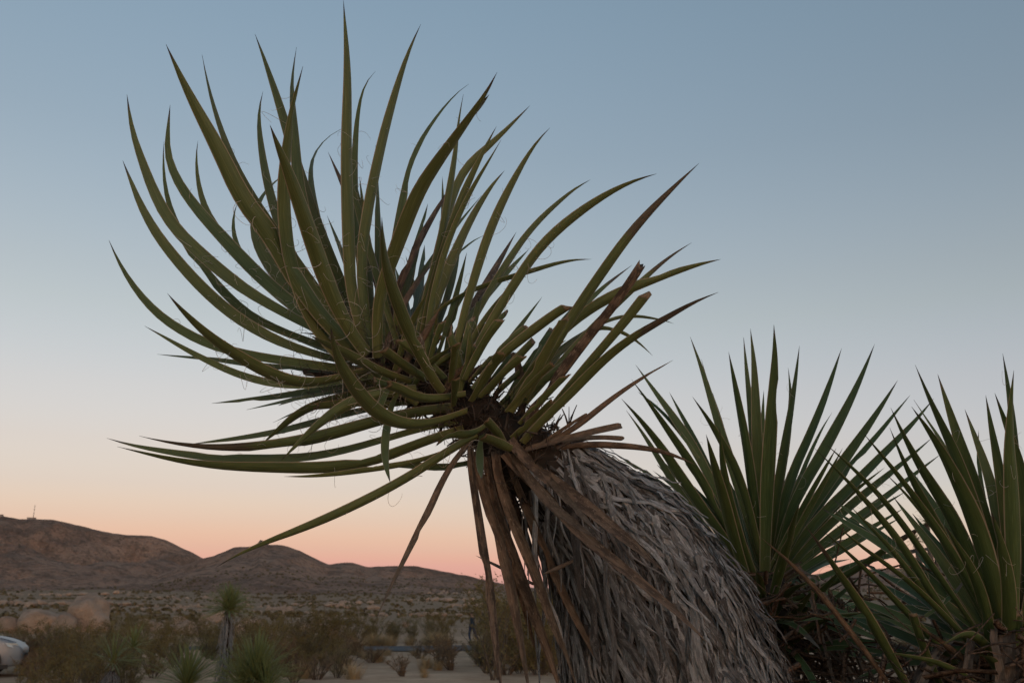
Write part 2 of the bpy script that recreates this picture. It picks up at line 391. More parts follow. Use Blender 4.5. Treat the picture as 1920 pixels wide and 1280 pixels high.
MAIN = [
 ('g',29,.3, 230,301,245,337,264,392,292,440,330,490,375,540,420,582,465,612,520,645,590,668,660,682),
 ('g',29,.5, 238,177,243,225,252,265,266,300,282,350,305,400,335,440,370,472,415,512,462,550,520,582,620,635,680,660),
 ('g',17,.8, 307,266,305,300,309,350,316,388,336,432,362,486,395,518,425,556,465,594,520,620,610,652,680,670),
 ('g',26,.6, 319,197,316,240,311,275,318,308,335,350,372,398,410,438,450,482,487,520,525,552,590,605,670,660),
 ('g',18,.9, 371,264,367,290,369,325,375,362,385,392,400,422,430,462,480,515,560,585,670,655),
 ('g',34,-.4, 311,83,320,102,345,160,370,205,397,257,425,307,441,350,465,387,492,420,520,455,545,510,600,600,680,670),
 ('g',24,.5, 379,103,385,137,397,187,412,237,430,280,445,320,478,378,520,440,590,540,680,660),
 ('g',26,.6, 478,64,495,107,507,145,521,185,536,230,560,320,605,450,690,640),
 ('g',25,.7, 493,172,485,200,485,237,490,275,496,315,505,355,518,402,545,480,600,580,690,660),
 ('g',31,-.3, 568,125,562,150,552,182,545,225,540,262,534,320,532,350,535,425,541,475,555,525,574,578,595,625,640,670),
 ('g',29,.4, 556,89,551,125,546,162,550,200,555,250,557,322,566,376,580,427,593,476,611,526,632,577,690,665),
 ('g',33,-.7, 506,234,517,265,530,293,541,322,556,364,573,409,590,460,608,514,632,572,652,610,672,643,690,662),
 ('g',22,.8, 656,237,640,241,620,252,598,272,586,296,582,320,584,350,590,387,597,425,607,462,620,500,637,540,690,645),
 ('g',29,0, 644,1,646,37,651,87,653,150,652,200,651,250,651,320,654,400,656,475,658,525,662,565,690,660),
 ('g',17,.7, 704,134,690,147,677,175,671,212,667,262,664,320,668,420,677,540,700,650),
 ('g',26,.2, 789,46,777,72,762,107,747,155,735,200,720,250,706,320,694,375,686,425,680,475,676,525,695,660),
 ('g',25,.8, 550,318,525,333,500,352,478,390,472,430,492,480,530,530,590,590,680,660),
 ('g',17,.7, 445,381,437,400,436,430,442,462,457,487,475,512,497,534,560,590,670,660),
 ('g',23,.2, 204,450,217,482,235,515,255,545,280,575,308,601,340,621,375,640,415,657,480,671,555,681,610,688,690,700),
 ('g',26,-.6, 314,550,325,564,350,592,380,620,412,647,450,670,487,692,520,708,555,718,592,720,632,710,690,695),
 ('g',19,.1, 271,611,300,627,330,645,360,662,390,677,425,695,462,708,505,720,560,726,625,718,700,705),
 ('g',14,.5, 295,664,325,667,360,671,400,673,450,680,500,690,600,694,700,700),
 ('g',16,.3, 397,756,450,751,520,745,567,737,640,722,720,712), ('g',11,.5, 462,768,520,756,565,745,625,733,720,720),
 ('g',23,.2, 490,833,525,803,553,780,580,762,630,750,690,735,760,725),
 ('g',8,.5, 512,792,545,776,600,755,700,735),
 ('g',25,-.5, 527,863,555,836,585,806,612,785,642,763,668,750,725,735,780,730),
 ('g',16,.5, 358,832,400,827,450,822,500,813,530,808,580,795,650,775,730,758,800,750),
 ('m',27,.1, 261,817,300,827,345,835,400,841,450,841,520,836,580,826,630,812,680,798,720,786,800,768,850,765),
 ('g',22,.4, 200,821,232,831,262,838,312,847,375,856,425,861,520,862,575,860,630,850,680,837,725,824,800,800,860,790),
 ('g',26,.0, 220,837,257,846,300,857,350,867,412,875,462,876,530,877,580,879,630,876,680,869,730,855,770,839,800,825,870,805),
 ('g',14,-.2, 532,893,580,894,630,889,690,881,730,874,780,868,822,853,870,832),
 ('g',19,-.6, 732,905,724,876,721,842,725,806,732,776,738,742,760,725),
 ('g',22,-.3, 405,1063,442,1039,499,1017,555,996,611,974,667,948,724,920,780,888,818,861,850,840,895,815),
 ('b',15,-.3, 703,1165,720,1124,742,1086,765,1037,787,992,810,951,826,910,848,866,885,825),
 ('g',27,-1, 620,612,622,628,627,652,637,680,652,707,670,733,700,771,730,789,767,799,800,797,835,787,875,772),
 ('g',20,-.9, 582,629,610,646,640,656,670,675,697,690,728,703,770,715),
 ('g',24,-1, 716,408,717,445,721,487,730,525,745,562,757,600,775,640,792,670,812,715,830,735),
 ('c',21,-.9, 727,722,750,728,767,741,798,752,832,748,872,740), ('c',12,-.6, 712,765,722,742,729,722,750,715),
 ('c',18,-.9, 720,657,755,685,800,712), ('c',17,-.6, 856,645,852,680,846,715), ('c',18,-.7, 855,711,856,735,852,760),
 ('c',19,-1, 821,832,838,818,857,811,875,820,893,811,912,798), ('c',20,-1, 905,820,930,827,958,842), ('c',16,-.9,912,788,932,806,945,830),
 ('g',17,-1, 904,899,901,868,898,836,905,815),
 ('g',18,.6, 879,158,860,170,835,197,810,232,790,261,772,300,765,335,750,400,733,500,722,600,730,670),
 ('g',33,-.5, 932,136,920,160,905,186,885,215,865,243,842,276,817,311,792,348,775,384,755,437,737,487,718,540,706,580,710,670),
 ('g',10,-.4, 917,178,905,192,890,212,870,240),
 ('g',19,.2, 869,177,865,200,859,230,857,272,852,310,842,360,832,440,820,490,805,540,790,592,780,670),
 ('g',21,.5, 994,198,972,220,947,246,915,276,880,306,860,332,840,400,815,500,790,620,790,690),
 ('g',20,.1, 931,237,917,262,902,293,885,330,865,368,842,440,827,490,800,570,785,670),
 ('g',16,.0, 940,262,925,288,907,318,890,346,870,384,852,427,835,470,803,580,795,690),
 ('g',23,.4, 946,320,925,342,900,382,880,418,865,450,852,480,837,515,825,548,803,620,800,700),
 ('g',22,.1, 1031,240,1010,260,990,291,970,326,951,363,932,401,915,446,900,491,887,536,875,578,862,624,850,690),
 ('g',17,.6, 1107,337,1080,350,1047,380,1010,413,985,443,960,481,935,518,915,553,895,586,855,670),
 ('g',24,.2, 1231,326,1197,335,1160,352,1122,373,1085,400,1050,427,1015,461,990,496,967,531,945,566,915,612,880,685),
 ('g',13,.5, 1109,486,1078,486,1047,492,1005,506,967,517,922,530,872,551,817,577,790,620),
 ('c',17,.3, 968,534,935,568,905,604,870,665), ('g',9,.6, 910,440,885,452,860,471,830,520,805,600),
 ('m',25,.0, 1311,306,1280,335,1250,365,1222,393,1195,423,1167,458,1140,498,1115,533,1090,571,1060,615,1030,670,985,745),
 ('m',18,.5, 1297,455,1272,470,1245,490,1222,510,1190,540,1160,568,1115,610,1050,682,985,755),
 ('g',25,.3, 1352,486,1322,492,1285,504,1247,516,1210,530,1172,545,1147,556,1110,577,1070,607,1020,660,960,745),
 ('k',22,-.4, 1204,500,1185,530,1160,566,1135,598,1110,628,1075,672,1045,715,1015,748,985,792),
 ('m',13,.6, 1185,497,1165,512,1142,530,1120,548,1100,570,1060,612,990,700),
 ('c',21,-.2, 1214,550,1197,571,1170,608,1135,648,1105,682,1075,720,1045,757,1015,790,985,822),
 ('m',22,-.3, 1347,548,1315,560,1280,577,1245,600,1217,614,1190,631,1160,652,1130,677,1100,707,1070,738,1040,768,1015,790,980,830),
 ('g',10,.8, 1224,667,1207,650,1190,635,1170,624,1145,614,1120,611,1070,640,1000,720), ('g',9,.9, 1264,607,1250,601,1225,597,1195,592,1160,592,1100,612,1030,675),
 ('b',13,.0, 1262,675,1237,690,1207,707,1175,729,1150,747,1125,766,1100,787,1075,805,1050,820,1005,842),
 ('k',8,-.1, 1101,777,1075,792,1037,817,1000,842), ('k',14,-.2, 1165,799,1125,807,1087,817,1050,827,1015,836,975,848),
 ('k',11,.2, 1167,823,1125,821,1087,821,1030,836), ('b',15,.1, 1305,872,1275,857,1237,845,1200,840,1150,836,1112,835,1075,835,1025,846),
 ('c',19,-.2, 938,599,915,630,895,665,872,712), ('c',18,.1, 885,600,877,630,870,657,862,700), ('c',13,.4, 987,612,967,627,940,655,910,681,880,718),
 ('c',23,.0, 1065,575,1047,585,1010,612,972,642,948,660,922,688,890,732), ('c',23,-.5, 1062,594,1042,630,1022,665,1005,700,985,730,958,772),
 ('c',20,-.6, 940,662,920,692,905,720,885,752), ('c',17,-.2, 980,667,950,692,930,715,900,745), ('c',13,-.5, 1037,682,1010,705,985,731,950,772),
 ('c',15,-.5, 1036,752,1000,788,960,822), ('c',16,.4,900,560,890,610,872,670), ('c',14,.5,858,560,845,610,835,670), ('c',18,.3,1000,640,960,680,920,730), ('c',15,-.3, 1060,705,1020,745,975,795), ('c',14,.2,1050,640,1010,690,960,750),
 # dead leaves hanging below the crown
 ('b',21,-.5, 944,1320,939,1280,931,1210,925,1137,921,1112,915,1065,907,1015,900,965,892,915,882,865,885,835),
 ('b',24,-.4, 996,1325,990,1280,985,1235,975,1185,965,1122,958,1090,950,1052,937,1002,920,952,897,890,895,845),
 ('b',28,-.2, 1056,1312,1047,1280,1037,1247,1020,1197,1000,1138,982,1090,965,1040,945,990,920,922,915,855),
 ('b',24,-.4, 1087,1305,1077,1272,1065,1230,1045,1185,1030,1147,1018,1104,1000,1060,975,1002,952,945,932,885,930,845),
 ('b',20,-.2, 1132,1262,1107,1210,1080,1158,1054,1105,1032,1052,1010,1002,990,952,965,897,950,850),
 ('b',17,.1, 1064,1090,1040,1040,1015,980,985,915,965,860), ('b',22,.3, 1010,1240,990,1150,965,1060,940,960,915,860), ('b',22,.3, 1040,1180,1015,1090,985,1000,950,910,935,850),
 ('b',22,-.7, 1333,1211,1290,1165,1247,1131,1204,1093,1150,1053,1107,1019,1065,978,1032,940,1000,905,962,875,945,850),
 ('b',26,-.7, 1245,1070,1193,1025,1150,993,1107,956,1060,922,1027,897,995,870,967,842,955,825),
 ('b',13,-.8, 1118,996,1082,957,1057,930,1032,900,1005,870), ('b',18,-.7, 1120,1010,1080,985,1045,960,1010,920,980,880,960,850),
 ('b',7,.4, 892,1041,915,1052,942,1067,1000,1095), ('b',9,-.6, 1017,1076,1045,1066,1078,1053,1090,1040),
 ('b',20,.2, 1075,1200,1045,1110,1010,1010,980,930,955,860), ('b',16,.4, 1000,1200,978,1110,955,1010,930,920,920,860),
]
Y2 = [
 ('g',22,.3, 1294,631,1315,687,1334,756,1352,819,1376,885,1412,1010,1430,1075), ('g',12,.5, 1315,673,1325,712,1345,785,1385,920,1425,1060),
 ('g',15,.4, 1336,736,1349,775,1359,825,1380,900,1420,1050), ('g',20,-.1, 1298,743,1327,784,1352,825,1377,875,1393,908,1425,1040),
 ('g',17,.5, 1255,735,1274,772,1296,812,1318,856,1336,900,1405,1045), ('g',21,.2, 1192,684,1227,734,1265,784,1296,831,1322,877,1400,1035),
 ('g',21,.0, 1184,711,1218,756,1249,803,1287,857,1321,907,1345,960,1405,1065), ('g',9,.3, 1196,734,1230,762,1262,790,1310,860),
 ('g',23,.1, 1165,747,1202,787,1240,837,1274,891,1312,948,1346,990,1405,1075), ('g',18,.3, 1174,769,1202,806,1234,859,1265,912,1296,959,1330,1000,1395,1085),
 ('g',14,.4, 1146,845,1177,866,1218,891,1252,916,1310,970,1385,1080), ('g',23,-.6, 1324,814,1337,866,1356,928,1371,1000,1390,1060,1410,1110),
 ('g',18,-.4, 1349,803,1352,866,1365,930,1385,1010,1418,1090), ('g',23,.0, 1366,659,1377,719,1390,787,1402,856,1409,912,1428,1070),
 ('g',17,.4, 1394,631,1399,694,1406,756,1420,900,1432,1060), ('g',20,.3, 1407,616,1415,678,1417,756,1419,850,1432,1060),
 ('g',12,.5, 1432,731,1429,787,1430,870,1434,1000), ('g',25,-.2, 1451,608,1455,662,1450,725,1446,787,1441,866,1437,928,1434,1070),
 ('g',20,.1, 1499,648,1493,709,1484,772,1471,850,1459,912,1440,1065), ('g',15,.3, 1478,689,1486,745,1480,800,1468,880,1445,1030),
 ('g',22,.2, 1578,653,1561,707,1539,770,1518,822,1490,882,1470,933,1445,1065), ('g',10,.5, 1560,773,1539,807,1520,845,1475,960,1450,1040),
 ('g',25,.0, 1640,645,1620,698,1598,745,1573,796,1543,848,1509,912,1484,946,1450,1065), ('g',25,.0, 1683,713,1654,761,1623,807,1592,851,1561,895,1525,950,1494,992,1455,1075),
 ('g',17,.4, 1707,740,1676,776,1654,807,1626,839,1570,902,1500,992,1455,1080), ('g',23,.2, 1751,747,1723,782,1689,820,1654,854,1620,891,1589,921,1550,960,1509,1000,1455,1082),
 ('g',19,.3, 1748,820,1714,851,1676,882,1629,920,1592,951,1540,996,1460,1087), ('g',17,.4, 1764,851,1723,882,1676,920,1640,948,1598,977,1530,1026,1460,1092),
 ('g',12,.1, 1659,876,1600,922,1540,975,1455,1080), ('g',14,-.2, 1568,840,1551,870,1520,926,1480,1000,1442,1070), ('g',14,-.3, 1580,840,1556,885,1520,950,1450,1075),
 ('g',17,.2, 1695,952,1619,999,1556,1036,1506,1066,1450,1100), ('g',14,.4, 1690,969,1600,1020,1500,1076,1455,1100), ('g',16,.3, 1700,920,1640,955,1560,1010,1455,1090),
 ('m',17,-.6, 1769,967,1712,996,1666,1027,1619,1061,1556,1099,1490,1125,1445,1140), ('g',19,-.8, 1500,940,1487,985,1472,1036,1458,1085,1447,1130,1440,1170),
 ('g',18,-.6, 1530,1100,1500,1135,1470,1180,1455,1200), ('g',17,-.4, 1585,1060,1540,1110,1490,1160,1450,1190), ('g',15,-.2, 1620,1075,1560,1130,1490,1185,1450,1205),
 ('g',15,.2, 1650,1040,1580,1065,1510,1095,1450,1120), ('g',14,.1, 1640,1120,1570,1150,1500,1180,1450,1195), ('g',16,.3,1600,1160,1530,1185,1450,1200), ('b',12,-.3,1600,1240,1530,1220,1455,1200), ('b',14,0,1570,1270,1510,1240,1455,1205),
]
Y3 = [
 ('g',28,.1, 1716,684,1739,742,1764,795,1786,839,1807,895,1826,957,1851,1020,1880,1160), ('g',36,-.2, 1709,762,1736,801,1767,845,1795,907,1826,973,1848,1030,1885,1190),
 ('g',14,.2, 1713,749,1739,789,1770,835,1810,910,1870,1100), ('g',25,.2, 1758,701,1776,757,1795,820,1814,870,1832,926,1854,995,1890,1160),
 ('g',21,.3, 1809,767,1826,814,1845,864,1861,917,1878,1000,1895,1130), ('g',20,.1, 1848,740,1857,795,1870,857,1879,917,1892,1020,1902,1160),
 ('g',11,.5, 1835,806,1832,854,1839,917,1855,1000,1885,1120), ('g',23,.0, 1865,736,1879,776,1898,823,1917,886,1932,1000,1925,1160),
 ('g',19,.4, 1880,662,1889,714,1898,776,1910,900,1915,1150), ('g',31,-.2, 1901,694,1895,761,1892,839,1899,932,1905,1050,1900,1200), ('g',26,.1, 1940,720,1938,850,1935,1000,1915,1170), ('g',24,.3, 2000,740,1980,880,1950,1020,1915,1170),
 ('g',29,.0, 1670,764,1695,820,1720,870,1754,920,1786,973,1813,1024,1875,1190), ('g',23,-.1, 1668,801,1686,845,1704,892,1732,939,1761,995,1800,1070,1870,1200),
 ('g',19,-.2, 1618,811,1654,854,1692,901,1732,957,1770,1012,1825,1100,1875,1210), ('g',16,-.1, 1548,832,1582,861,1623,901,1667,948,1701,995,1760,1080,1850,1210),
 ('g',18,-.3, 1526,839,1561,873,1598,911,1636,954,1676,1001,1712,1052,1744,1112,1790,1180,1860,1250), ('g',12,.1, 1659,886,1695,920,1739,973,1800,1060,1870,1190),
 ('g',14,.0, 1592,946,1634,992,1666,1022,1697,1061,1760,1150,1845,1240), ('g',14,-.2, 1566,982,1612,1024,1659,1056,1712,1093,1780,1162,1860,1250),
 ('g',15,-.3, 1542,994,1587,1033,1631,1074,1669,1117,1722,1172,1820,1275), ('m',21,-.6, 1509,983,1534,1017,1562,1061,1594,1105,1625,1152,1656,1205,1687,1264,1720,1320),
 ('b',13,-.7, 1428,1008,1472,1046,1525,1096,1556,1139,1591,1183,1619,1217,1656,1271,1690,1320), ('g',21,-.5, 1771,984,1793,1020,1822,1063,1841,1112,1852,1166,1860,1220,1868,1290),
 ('g',26,-.4, 1860,960,1874,1010,1888,1065,1896,1120,1892,1190,1885,1290), ('c',15,-.6, 1711,1150,1725,1204,1749,1255,1775,1310), ('b',13,-.4, 1715,1168,1752,1193,1797,1230,1840,1260),
 ('c',20,-.4, 1909,1150,1905,1220,1898,1300), ('c',22,-.6, 1912,1228,1890,1270,1875,1310), ('g',22,-.1, 1960,830,1955,950,1940,1080,1915,1200), ('m',9,.0, 1822,1070,1800,1105,1765,1135,1735,1155),
 ('g',20,.2, 1700,1080,1760,1120,1820,1170,1875,1220), ('g',18,.3, 1640,1150,1710,1180,1790,1215,1870,1240), ('g',18,.4,1760,1010,1800,1090,1870,1200),
]
def trunk_mesh(path, rads, nseg=40, nk=18, rough=.12):
    P, L = catmull(path, nseg); D = [0]
    for a_, b_ in zip(path, path[1:]): D.append(D[-1] + (b_ - a_).length)
    rr = []
    for i in range(nseg):
        q = D[-1] * i / (nseg - 1); j = 0
        while j < len(D) - 2 and D[j + 1] < q: j += 1
        rr.append(lerp(rads[j], rads[j + 1], smooth((q - D[j]) / (D[j + 1] - D[j])) * .5 + .5 * (q - D[j]) / (D[j + 1] - D[j])))
    a = Vector((0, -1, 0)); v = []; f = []; uv = []
    for i, p in enumerate(P):
        t = (P[min(i + 1, nseg - 1)] - P[max(i - 1, 0)]).normalized(); a = (a - t * a.dot(t)).normalized(); c = t.cross(a)
        for k in range(nk):
            w = 2 * math.pi * k / nk; d = a * math.cos(w) + c * math.sin(w)
            q = p + d * rr[i]; v.append(p + d * rr[i] * (1 + rough * noise.noise(q * 14))); uv.append((k / nk * 3, i / nseg * L * 2))
    for i in range(nseg - 1):
        for k in range(nk): f.append((i * nk + k, i * nk + (k + 1) % nk, (i + 1) * nk + (k + 1) % nk, (i + 1) * nk + k))
    f.append(tuple((nseg - 1) * nk + k for k in range(nk)))
    return mesh('trunk', v, f, uv), P, rr

def shift(loc): return Matrix.Translation(-loc)
# ---- the big leaning yucca
D0 = 1.80
axis_px = [(1262, 1280, 218), (1222, 1150, 190), (1168, 1030, 150), (1090, 935, 104), (990, 860, 72), (890, 778, 52), (780, 712, 38), (690, 655, 20)]
pts = [at(x, y, D0 + .06) for x, y, r in axis_px]; rads_ = [r / FPX * D0 * .93 for x, y, r in axis_px]
foot = Vector((pts[0].x + .16, pts[0].y + .05, 0)); mid_ = foot.lerp(pts[0], .5) + Vector((.04, 0, 0))
path = [foot, mid_] + pts; rr_ = [.25, .235] + rads_
yucca = thing('yucca', foot, 'large leaning yucca with curved leaf crown, drooping brown leaves and shaggy grey trunk', 'yucca')
inv = shift(foot)
tm, AX, AR = trunk_mesh(path, rr_, 90, 28, .10); tm.transform(inv); link('trunk', tm, M_core, yucca)
def ax_index(px, py): q = at(px, py, D0 + .06); return min(range(len(AX)), key=lambda i: (AX[i] - q).length)
IC, IT, IB = ax_index(950, 830), ax_index(1040, 893), ax_index(1262, 1400)
AXIS = Vector((-.62, -.1, .78)).normalized()
for k in range(34):                                                 # the crowded middle of the crown
    bx, by = R.uniform(690, 850), R.uniform(640, 735); th = rad(R.uniform(42, 118)) if k < 26 else rad(R.uniform(150, 190)); ln = R.uniform(190, 400) if k < 26 else R.uniform(150, 300); bend = R.uniform(-.25, .25)
    c = []
    for q in (1, .75, .5, .25, 0): a_ = th + bend * (q - .5); c += [bx + math.cos(a_) * ln * q, by - math.sin(a_) * ln * q]
    MAIN.append(('g' if k % 6 else 'b', R.uniform(13, 22), R.uniform(.3, 1.0), *c))
for k in range(40):                                                 # short inner leaves and broken bases at its heart
    bx, by = R.uniform(730, 880), R.uniform(680, 775); th = rad(R.uniform(35, 190)); ln = R.uniform(70, 190); bend = R.uniform(-.3, .3)
    MAIN.append(('c' if k % 3 == 0 else 'g' if k % 4 else 'b', R.uniform(13, 21), R.uniform(-.2, .9), bx + math.cos(th + bend) * ln, by - math.sin(th + bend) * ln, bx + math.cos(th) * ln * .5, by - math.sin(th) * ln * .5, bx, by))
for k in range(12):
    bx, by = R.uniform(890, 990), R.uniform(700, 800); th = rad(R.uniform(32, 62)); ln = R.uniform(120, 230)
    MAIN.append(('c' if k % 2 else 'g', R.uniform(12, 19), R.uniform(.1, .8), bx + math.cos(th) * ln, by - math.sin(th) * ln, bx + math.cos(th + .08) * ln * .5, by - math.sin(th + .08) * ln * .5, bx, by))
for s in MAIN: px_leaf(yucca, inv, s, D0, AXIS, .80)
# young leaves and stubs filling the dark heart of the crown
for k in range(10):
    t = R.random(); i = int(lerp(IC, len(AX) - 2, t)); c = AX[i]; tx = (AX[i] - AX[i - 1]).normalized()
    a = tx.orthogonal().normalized(); w = R.uniform(0, 6.28); d = (a * math.cos(w) + tx.cross(a) * math.sin(w))
    dr = (d * R.uniform(.5, .9) + tx * R.uniform(.2, .9) + Vector((0, 0, .35))).normalized(); ln = R.uniform(.10, .22)
    P = [c + d * AR[i] * .6, c + d * AR[i] * .8 + dr * ln * .5, c + d * AR[i] * .8 + dr * ln + tx * ln * .15]
    o = blade('cut_leaf', P, R.uniform(.016, .026), tx, None, M_leaf if k % 3 else M_dead, True, 2, 1, .3, 9); o.data.transform(inv); o.parent = yucca

def thatch(AX, AR, i0, i1, count, parent, inv, merged, front_only, lng=(.09, .2), wd=(.0035, .0075)):
    mb = MB()
    for k in range(count):
        i = R.randint(i0, i1); tx = (AX[min(i + 1, len(AX) - 1)] - AX[i - 1]).normalized()
        a = tx.orthogonal().normalized()
        for _ in range(20):
            w = R.uniform(0, 6.283); d = a * math.cos(w) + tx.cross(a) * math.sin(w)
            if not front_only or d.dot((CAM - AX[i]).normalized()) > -.15: break
        p = AX[i] + (AX[min(i + 1, len(AX) - 1)] - AX[i]) * R.random() + d * AR[i] * R.uniform(.97, 1.08)
        ln = R.uniform(*lng); n = 11; st = ln / n
        free = R.random() < .35; g = R.uniform(.45, .95) if free else R.uniform(.1, .4)
        sw = R.uniform(-.35, .35); side = tx.cross(d); P = [p]; Nn = [d]; ph = R.uniform(0, 6.28); wf = R.uniform(3, 7); lift = R.uniform(0, .045) * R.random()
        j = i; h = (-tx * (1 - g) + Vector((0, 0, -1)) * g + side * sw).normalized()
        for q in range(n):
            h = (h * .75 + (-tx * (1 - g) + Vector((0, 0, -1)) * g + side * (sw + .95 * math.sin(ph + q * wf / n * 2))) * .25).normalized()
            p = p + h * st
            while j > 1 and (AX[j - 1] - p).length < (AX[j] - p).length: j -= 1
            rvec = p - AX[j]; tj = (AX[min(j + 1, len(AX) - 1)] - AX[j - 1]).normalized(); rvec -= tj * rvec.dot(tj)
            rl = rvec.length; lim = AR[j] * 1.01 + lift * (q / n)
            if rl < lim: p = p + rvec.normalized() * (lim - rl)
            elif not free and rl > lim + .012: p = p - rvec.normalized() * (rl - lim - .012) * .6
            P.append(p); Nn.append(rvec.normalized())
        w0 = R.uniform(*wd); fr = R.uniform(.1, .6)
        fn = lambda t, w0=w0, fr=fr, ph=ph: w0 * (1 - .25 * t) * (1 + .25 * math.sin(ph + t * 8)) * (1 if t < .85 else lerp(1, fr, (t - .85) / .15))
        if merged: mb.strip([inv @ x for x in P], Nn, fn, R.uniform(.0006, .0016), 10 * R.randint(0, 400))
        else:
            m1 = MB(); m1.strip([inv @ x for x in P], Nn, fn, R.uniform(.0008, .002), 10 * R.randint(0, 400)); m1.build('thatch_strip', M_thatch, parent, False)
    if merged: tag(mb.build('thatch', M_thatch, parent, False), kind='stuff')
thatch(AX, AR, 6, IT, 3900, yucca, inv, True, False, (.08, .26), (.0014, .0055))
thatch(AX, AR, IB, IT + 1, 295, yucca, inv, False, True, (.16, .40), (.0045, .0105))

# curling pale fibres on the leaf margins, brown tangle between the leaf bases
def curl(mb, p, size, rr, turns):
    a = Vector((R.gauss(0, 1), R.gauss(0, 1), R.gauss(0, 1))).normalized(); b = a.orthogonal().normalized(); c = a.cross(b)
    n = 16; P = []; r = size; q = p.copy(); th = R.uniform(0, 6.28); dth = turns * 6.283 / n * R.choice((-1, 1))
    for k in range(n + 1):
        P.append(q.copy()); stp = size * abs(dth) * (1 - .6 * k / n) + .001
        q += (b * math.cos(th) + c * math.sin(th) + a * .15) * stp; th += dth * (1 + .8 * k / n) + R.gauss(0, .12)
    mb.tube(P, rr, rr * .5, 3, False)
def fibers(paths, count, parent, inv, m, size, rr, turns, trange, name='leaf_fibers'):
    mb = MB(); paths = [p for p in paths if p[1] in 'gm']
    for k in range(count):
        P, _ = R.choice(paths); t = R.uniform(*trange) * (len(P) - 1); i = min(int(t), len(P) - 2)
        p = P[i].lerp(P[i + 1], t - i) + Vector((R.gauss(0, 1), R.gauss(0, 1), R.gauss(0, 1))) * .003
        curl(mb, inv @ p, R.uniform(*size), rr, R.uniform(*turns))
    return tag(mb.build(name, m, parent), kind='stuff')
fibers(LEAFPATHS[:60], 300, yucca, inv, M_fiber, (.008, .032), .00045, (.12, .65), (.03, .6))
fibers(LEAFPATHS[:28], 190, yucca, inv, M_fiber, (.010, .034), .00055, (.2, .8), (.02, .45), 'curled_fibers')
mb = MB()
for k in range(260):
    i = R.randint(IC, len(AX) - 1); c = AX[i] + Vector((R.gauss(0, .035), R.gauss(-.03, .035), R.gauss(0, .03))); curl(mb, inv @ c, R.uniform(.008, .03), .0006, R.uniform(.4, 1.3))
for k in range(150):
    c = at(R.gauss(650, 45), R.gauss(705, 40), D0 + R.gauss(0, .06)); curl(mb, inv @ c, R.uniform(.008, .03), .0005, R.uniform(.4, 1.2))
for k in range(1100):
    i = R.randint(IC - 3, len(AX) - 3); w = R.uniform(0, 6.283); tx = (AX[i] - AX[i - 1]).normalized(); a = tx.orthogonal().normalized(); d = a * math.cos(w) + tx.cross(a) * math.sin(w)
    p = AX[i] + d * AR[i] * R.uniform(.9, 1.5); e = (d * .6 + Vector((R.gauss(0, .7), R.gauss(0, .7), R.gauss(0, .7)))).normalized() * R.uniform(.012, .045)
    mb.strip([inv @ p, inv @ (p + e * .5 + Vector((0, 0, R.gauss(0, .005)))), inv @ (p + e)], [Vector((R.gauss(0, 1), R.gauss(0, 1), 1))] * 3, lambda t, w_=R.uniform(.001, .004): w_ * (1 - .6 * t), .0008)
tag(mb.build('crown_fibers', M_bfiber, yucca), kind='stuff')

